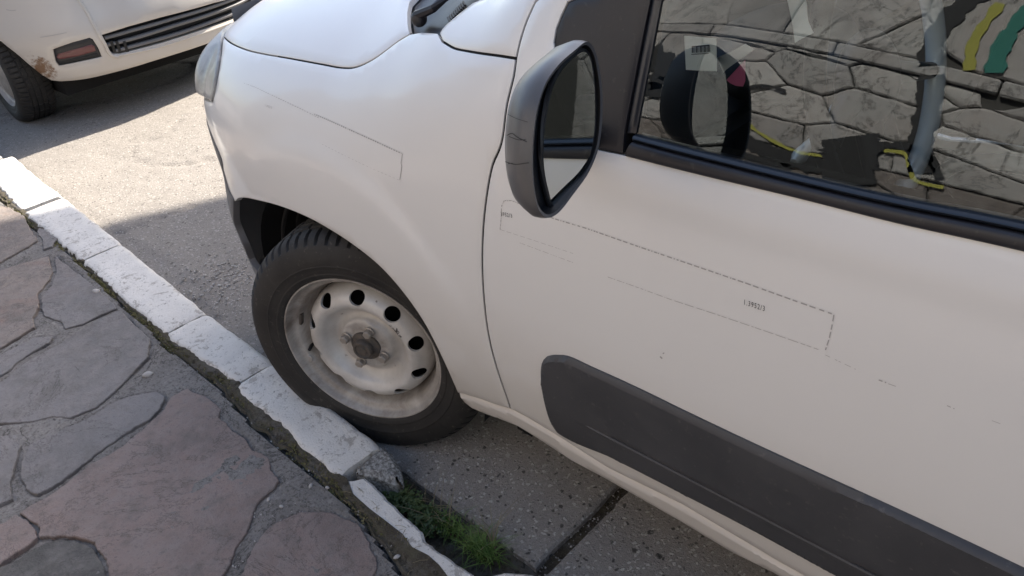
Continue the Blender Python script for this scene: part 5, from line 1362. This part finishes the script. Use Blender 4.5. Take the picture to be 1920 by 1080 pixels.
def wall_stones(x0, x1, zf0, zf1, g, seed, y0, mt='wallstone'):
    for cell in voronoi_cells(x0, x1, 0, 1.0, g, .45, seed):
        pl = []
        for x, t_ in inset(cell, .0): pl.append((x, zf0(x) + (zf1(x) - zf0(x)) * t_))
        pl = inset(pl, .0022)
        if abs(area(pl)) < .004: continue
        pl = noise_edge(pl, .006, .03, seed + len(pl), 22)
        if area(pl) < 0: pl = pl[::-1]
        n = len(pl); rnd = random.uniform(-.006, .006); top = inset(pl, .007); bm = bmesh.new()
        A = [bm.verts.new((p[0], y0 - .05, p[1])) for p in pl]; B = [bm.verts.new((p[0], y0 - .006 + rnd, p[1])) for p in pl]; C_ = [bm.verts.new((p[0], y0 + rnd, p[1])) for p in top]
        for k in range(n):
            bm.faces.new((A[k], A[(k + 1) % n], B[(k + 1) % n], B[k])); bm.faces.new((B[k], B[(k + 1) % n], C_[(k + 1) % n], C_[k]))
        c = np.mean(top, axis=0); m_ = bm.verts.new((c[0], y0 + rnd + .004, c[1]))
        for k in range(n): bm.faces.new((C_[k], C_[(k + 1) % n], m_))
        bm_obj('wall_stone', bm, MAT[mt], wall, True, 30)
wall_stones(-2.2, 2.4, lambda x: .10, lambda x: 1.085 - .04 * x, .34, 3, WY, 'stone_painted_shade')
wall_stones(-2.2, 2.4, lambda x: 1.09 - .04 * x, lambda x: ledge(x) - .004, .30, 8, WY)
wall_stones(-2.2, 2.4, lambda x: ledge(x) + .053, lambda x: 2.85, .42, 12, WY)
for k in range(8):
    x0 = -2.2 + k * .575; x1 = x0 + .568
    bm = bmesh.new(); vs = []
    for y in (WY - .1, WY + .012):
        for x, dz in ((x0, 0), (x1, 0), (x1, .05), (x0, .05)): vs.append(bm.verts.new((x, y, ledge(x) + dz)))
    bmesh.ops.convex_hull(bm, input=vs); bmesh.ops.bevel(bm, geom=bm.edges[:], offset=.006, segments=1, affect='EDGES'); bm_obj('ledge_stone', bm, MAT['wallstone'], wall, False)
spy = mk_simple('yellow_spray_paint', (.30, .29, .06), .8); spb = mk_simple('black_spray_paint', (.010, .010, .012), .75); spt = mk_simple('teal_spray_paint', (.02, .15, .125), .8)
def spray(pts, w, mat, name='graffiti_stroke', off=.012):
    bm = bmesh.new(); P_ = spline([np.array(p, float) for p in pts], .006)
    rows = []
    for i, p in enumerate(P_):
        t_ = (P_[min(i + 1, len(P_) - 1)] - P_[max(i - 1, 0)]); t_ = t_ / max(np.linalg.norm(t_), 1e-9); n_ = np.array([-t_[1], t_[0]]); ww = w * (1 + .5 * noise.noise(Vector((p[0] * 30, p[1] * 30, 2))) + .18 * noise.noise(Vector((p[0] * 95, p[1] * 95, 5)))) / 2
        rows.append([bm.verts.new((*(p + n_ * s * ww)[:1], WY + off, (p + n_ * s * ww)[1])) for s in (-1, 1)])
    for a, b in zip(rows[:-1], rows[1:]): bm.faces.new((a[0], b[0], b[1], a[1]))
    bm_obj(name, bm, mat, wall, False)
spray([(-.62, 1.36), (-.40, 1.30), (-.22, 1.24), (-.06, 1.14), (.10, 1.075), (.20, 1.08)], .017, spy)
spray([(.40, 1.17), (.47, 1.17), (.50, 1.11), (.53, 1.055), (.62, 1.05)], .016, spy)
spray([(-.72, 1.31), (-.48, 1.26), (-.30, 1.19), (-.13, 1.09), (.06, 1.03), (.22, 1.03), (.35, 1.11)], .075, spb)
spray([(.46, 1.47), (.49, 1.33), (.50, 1.24), (.54, 1.10)], .075, spb)
spray([(-.75, 1.52), (-.62, 1.42), (-.58, 1.30)], .12, spb)
spray([(-.30, 1.34), (-.22, 1.33), (-.12, 1.36), (-.02, 1.345)], .012, spb)
spray([(.35, 1.17), (.44, 1.20), (.55, 1.17), (.60, 1.09)], .03, spb)
spray([(.44, 1.50), (.42, 1.60), (.46, 1.72), (.52, 1.80)], .075, spb, off=.012)
spray([(.565, 1.50), (.545, 1.60), (.575, 1.74)], .035, spy, off=.013); spray([(.64, 1.50), (.63, 1.58), (.66, 1.70), (.76, 1.80)], .055, spt, off=.014)
spray([(.27, 1.20), (.30, 1.12), (.30, 1.04), (.33, .96)], .19, spb, off=.013)
spray([(-.9, 1.0), (-.6, .99), (-.2, 1.0), (.1, .98)], .03, spb)
sheet('ground_behind_wall', -40, 40, -2.5, -2.03, .05, MAT['mortar'], kind=None, parent=side)

# ================================================================== SHADE CASTER ACROSS THE ROAD (unseen, added to shade the near end of the street)
shadeblk = empty('shade_block', (6, 9, 0), 'unseen plain rendered building across the road whose shade falls over the van', 'shade_block')
MAT['render'] = mk_simple('shade_block_render', (.42, .38, .33), .9)
bm = bmesh.new(); box(bm, -1.95, 22, 8, 15, -.02, 7.8); bm_obj('shade_block_body', bm, MAT['render'], shadeblk, False)
bm = bmesh.new()
pr_ = [(-1.95, 5.80), (-2.31, 6.29), (-2.56, 6.60), (-2.74, 6.92), (-3.25, 7.6), (-3.25, 7.8), (-1.95, 7.8)]  # added outline, shaped to cast the slanted shadow edge
A = [bm.verts.new((x, 8.0, z)) for x, z in pr_]; B = [bm.verts.new((x, 8.12, z)) for x, z in pr_]; bm.faces.new(A); bm.faces.new(B[::-1])
for k in range(len(A)): bm.faces.new((A[k], B[k], B[(k + 1) % len(A)], A[(k + 1) % len(A)]))
bm_obj('shadow_edge_shape', bm, MAT['render'], shadeblk, False)
bm = bmesh.new(); box(bm, -3.3, 22.1, 7.99, 8.16, 7.8, 7.9, .01); bm_obj('shade_block_top', bm, MAT['render'], shadeblk, False)  # top height set by how far the added shade should reach
for i in range(7):
    for z0 in (1.0, 4.2):
        bm = bmesh.new(); x0 = .2 + i * 3.0; box(bm, x0, x0 + 1.3, 7.93, 7.99, z0, z0 + 1.5, .01); w_ = bm_obj('window_frame', bm, MAT['paint'], shadeblk, False)
        bm = bmesh.new(); box(bm, x0 + .08, x0 + 1.22, 7.915, 7.929, z0 + .08, z0 + 1.42); bm_obj('pane', bm, MAT['rubber'], w_, False)

for o in bpy.data.objects:
    if o.name.split('.')[0] in ('paint_scratch', 'housing_scratch', 'sticker_outline', 'hub_grease'): o['kind'] = 'stuff'
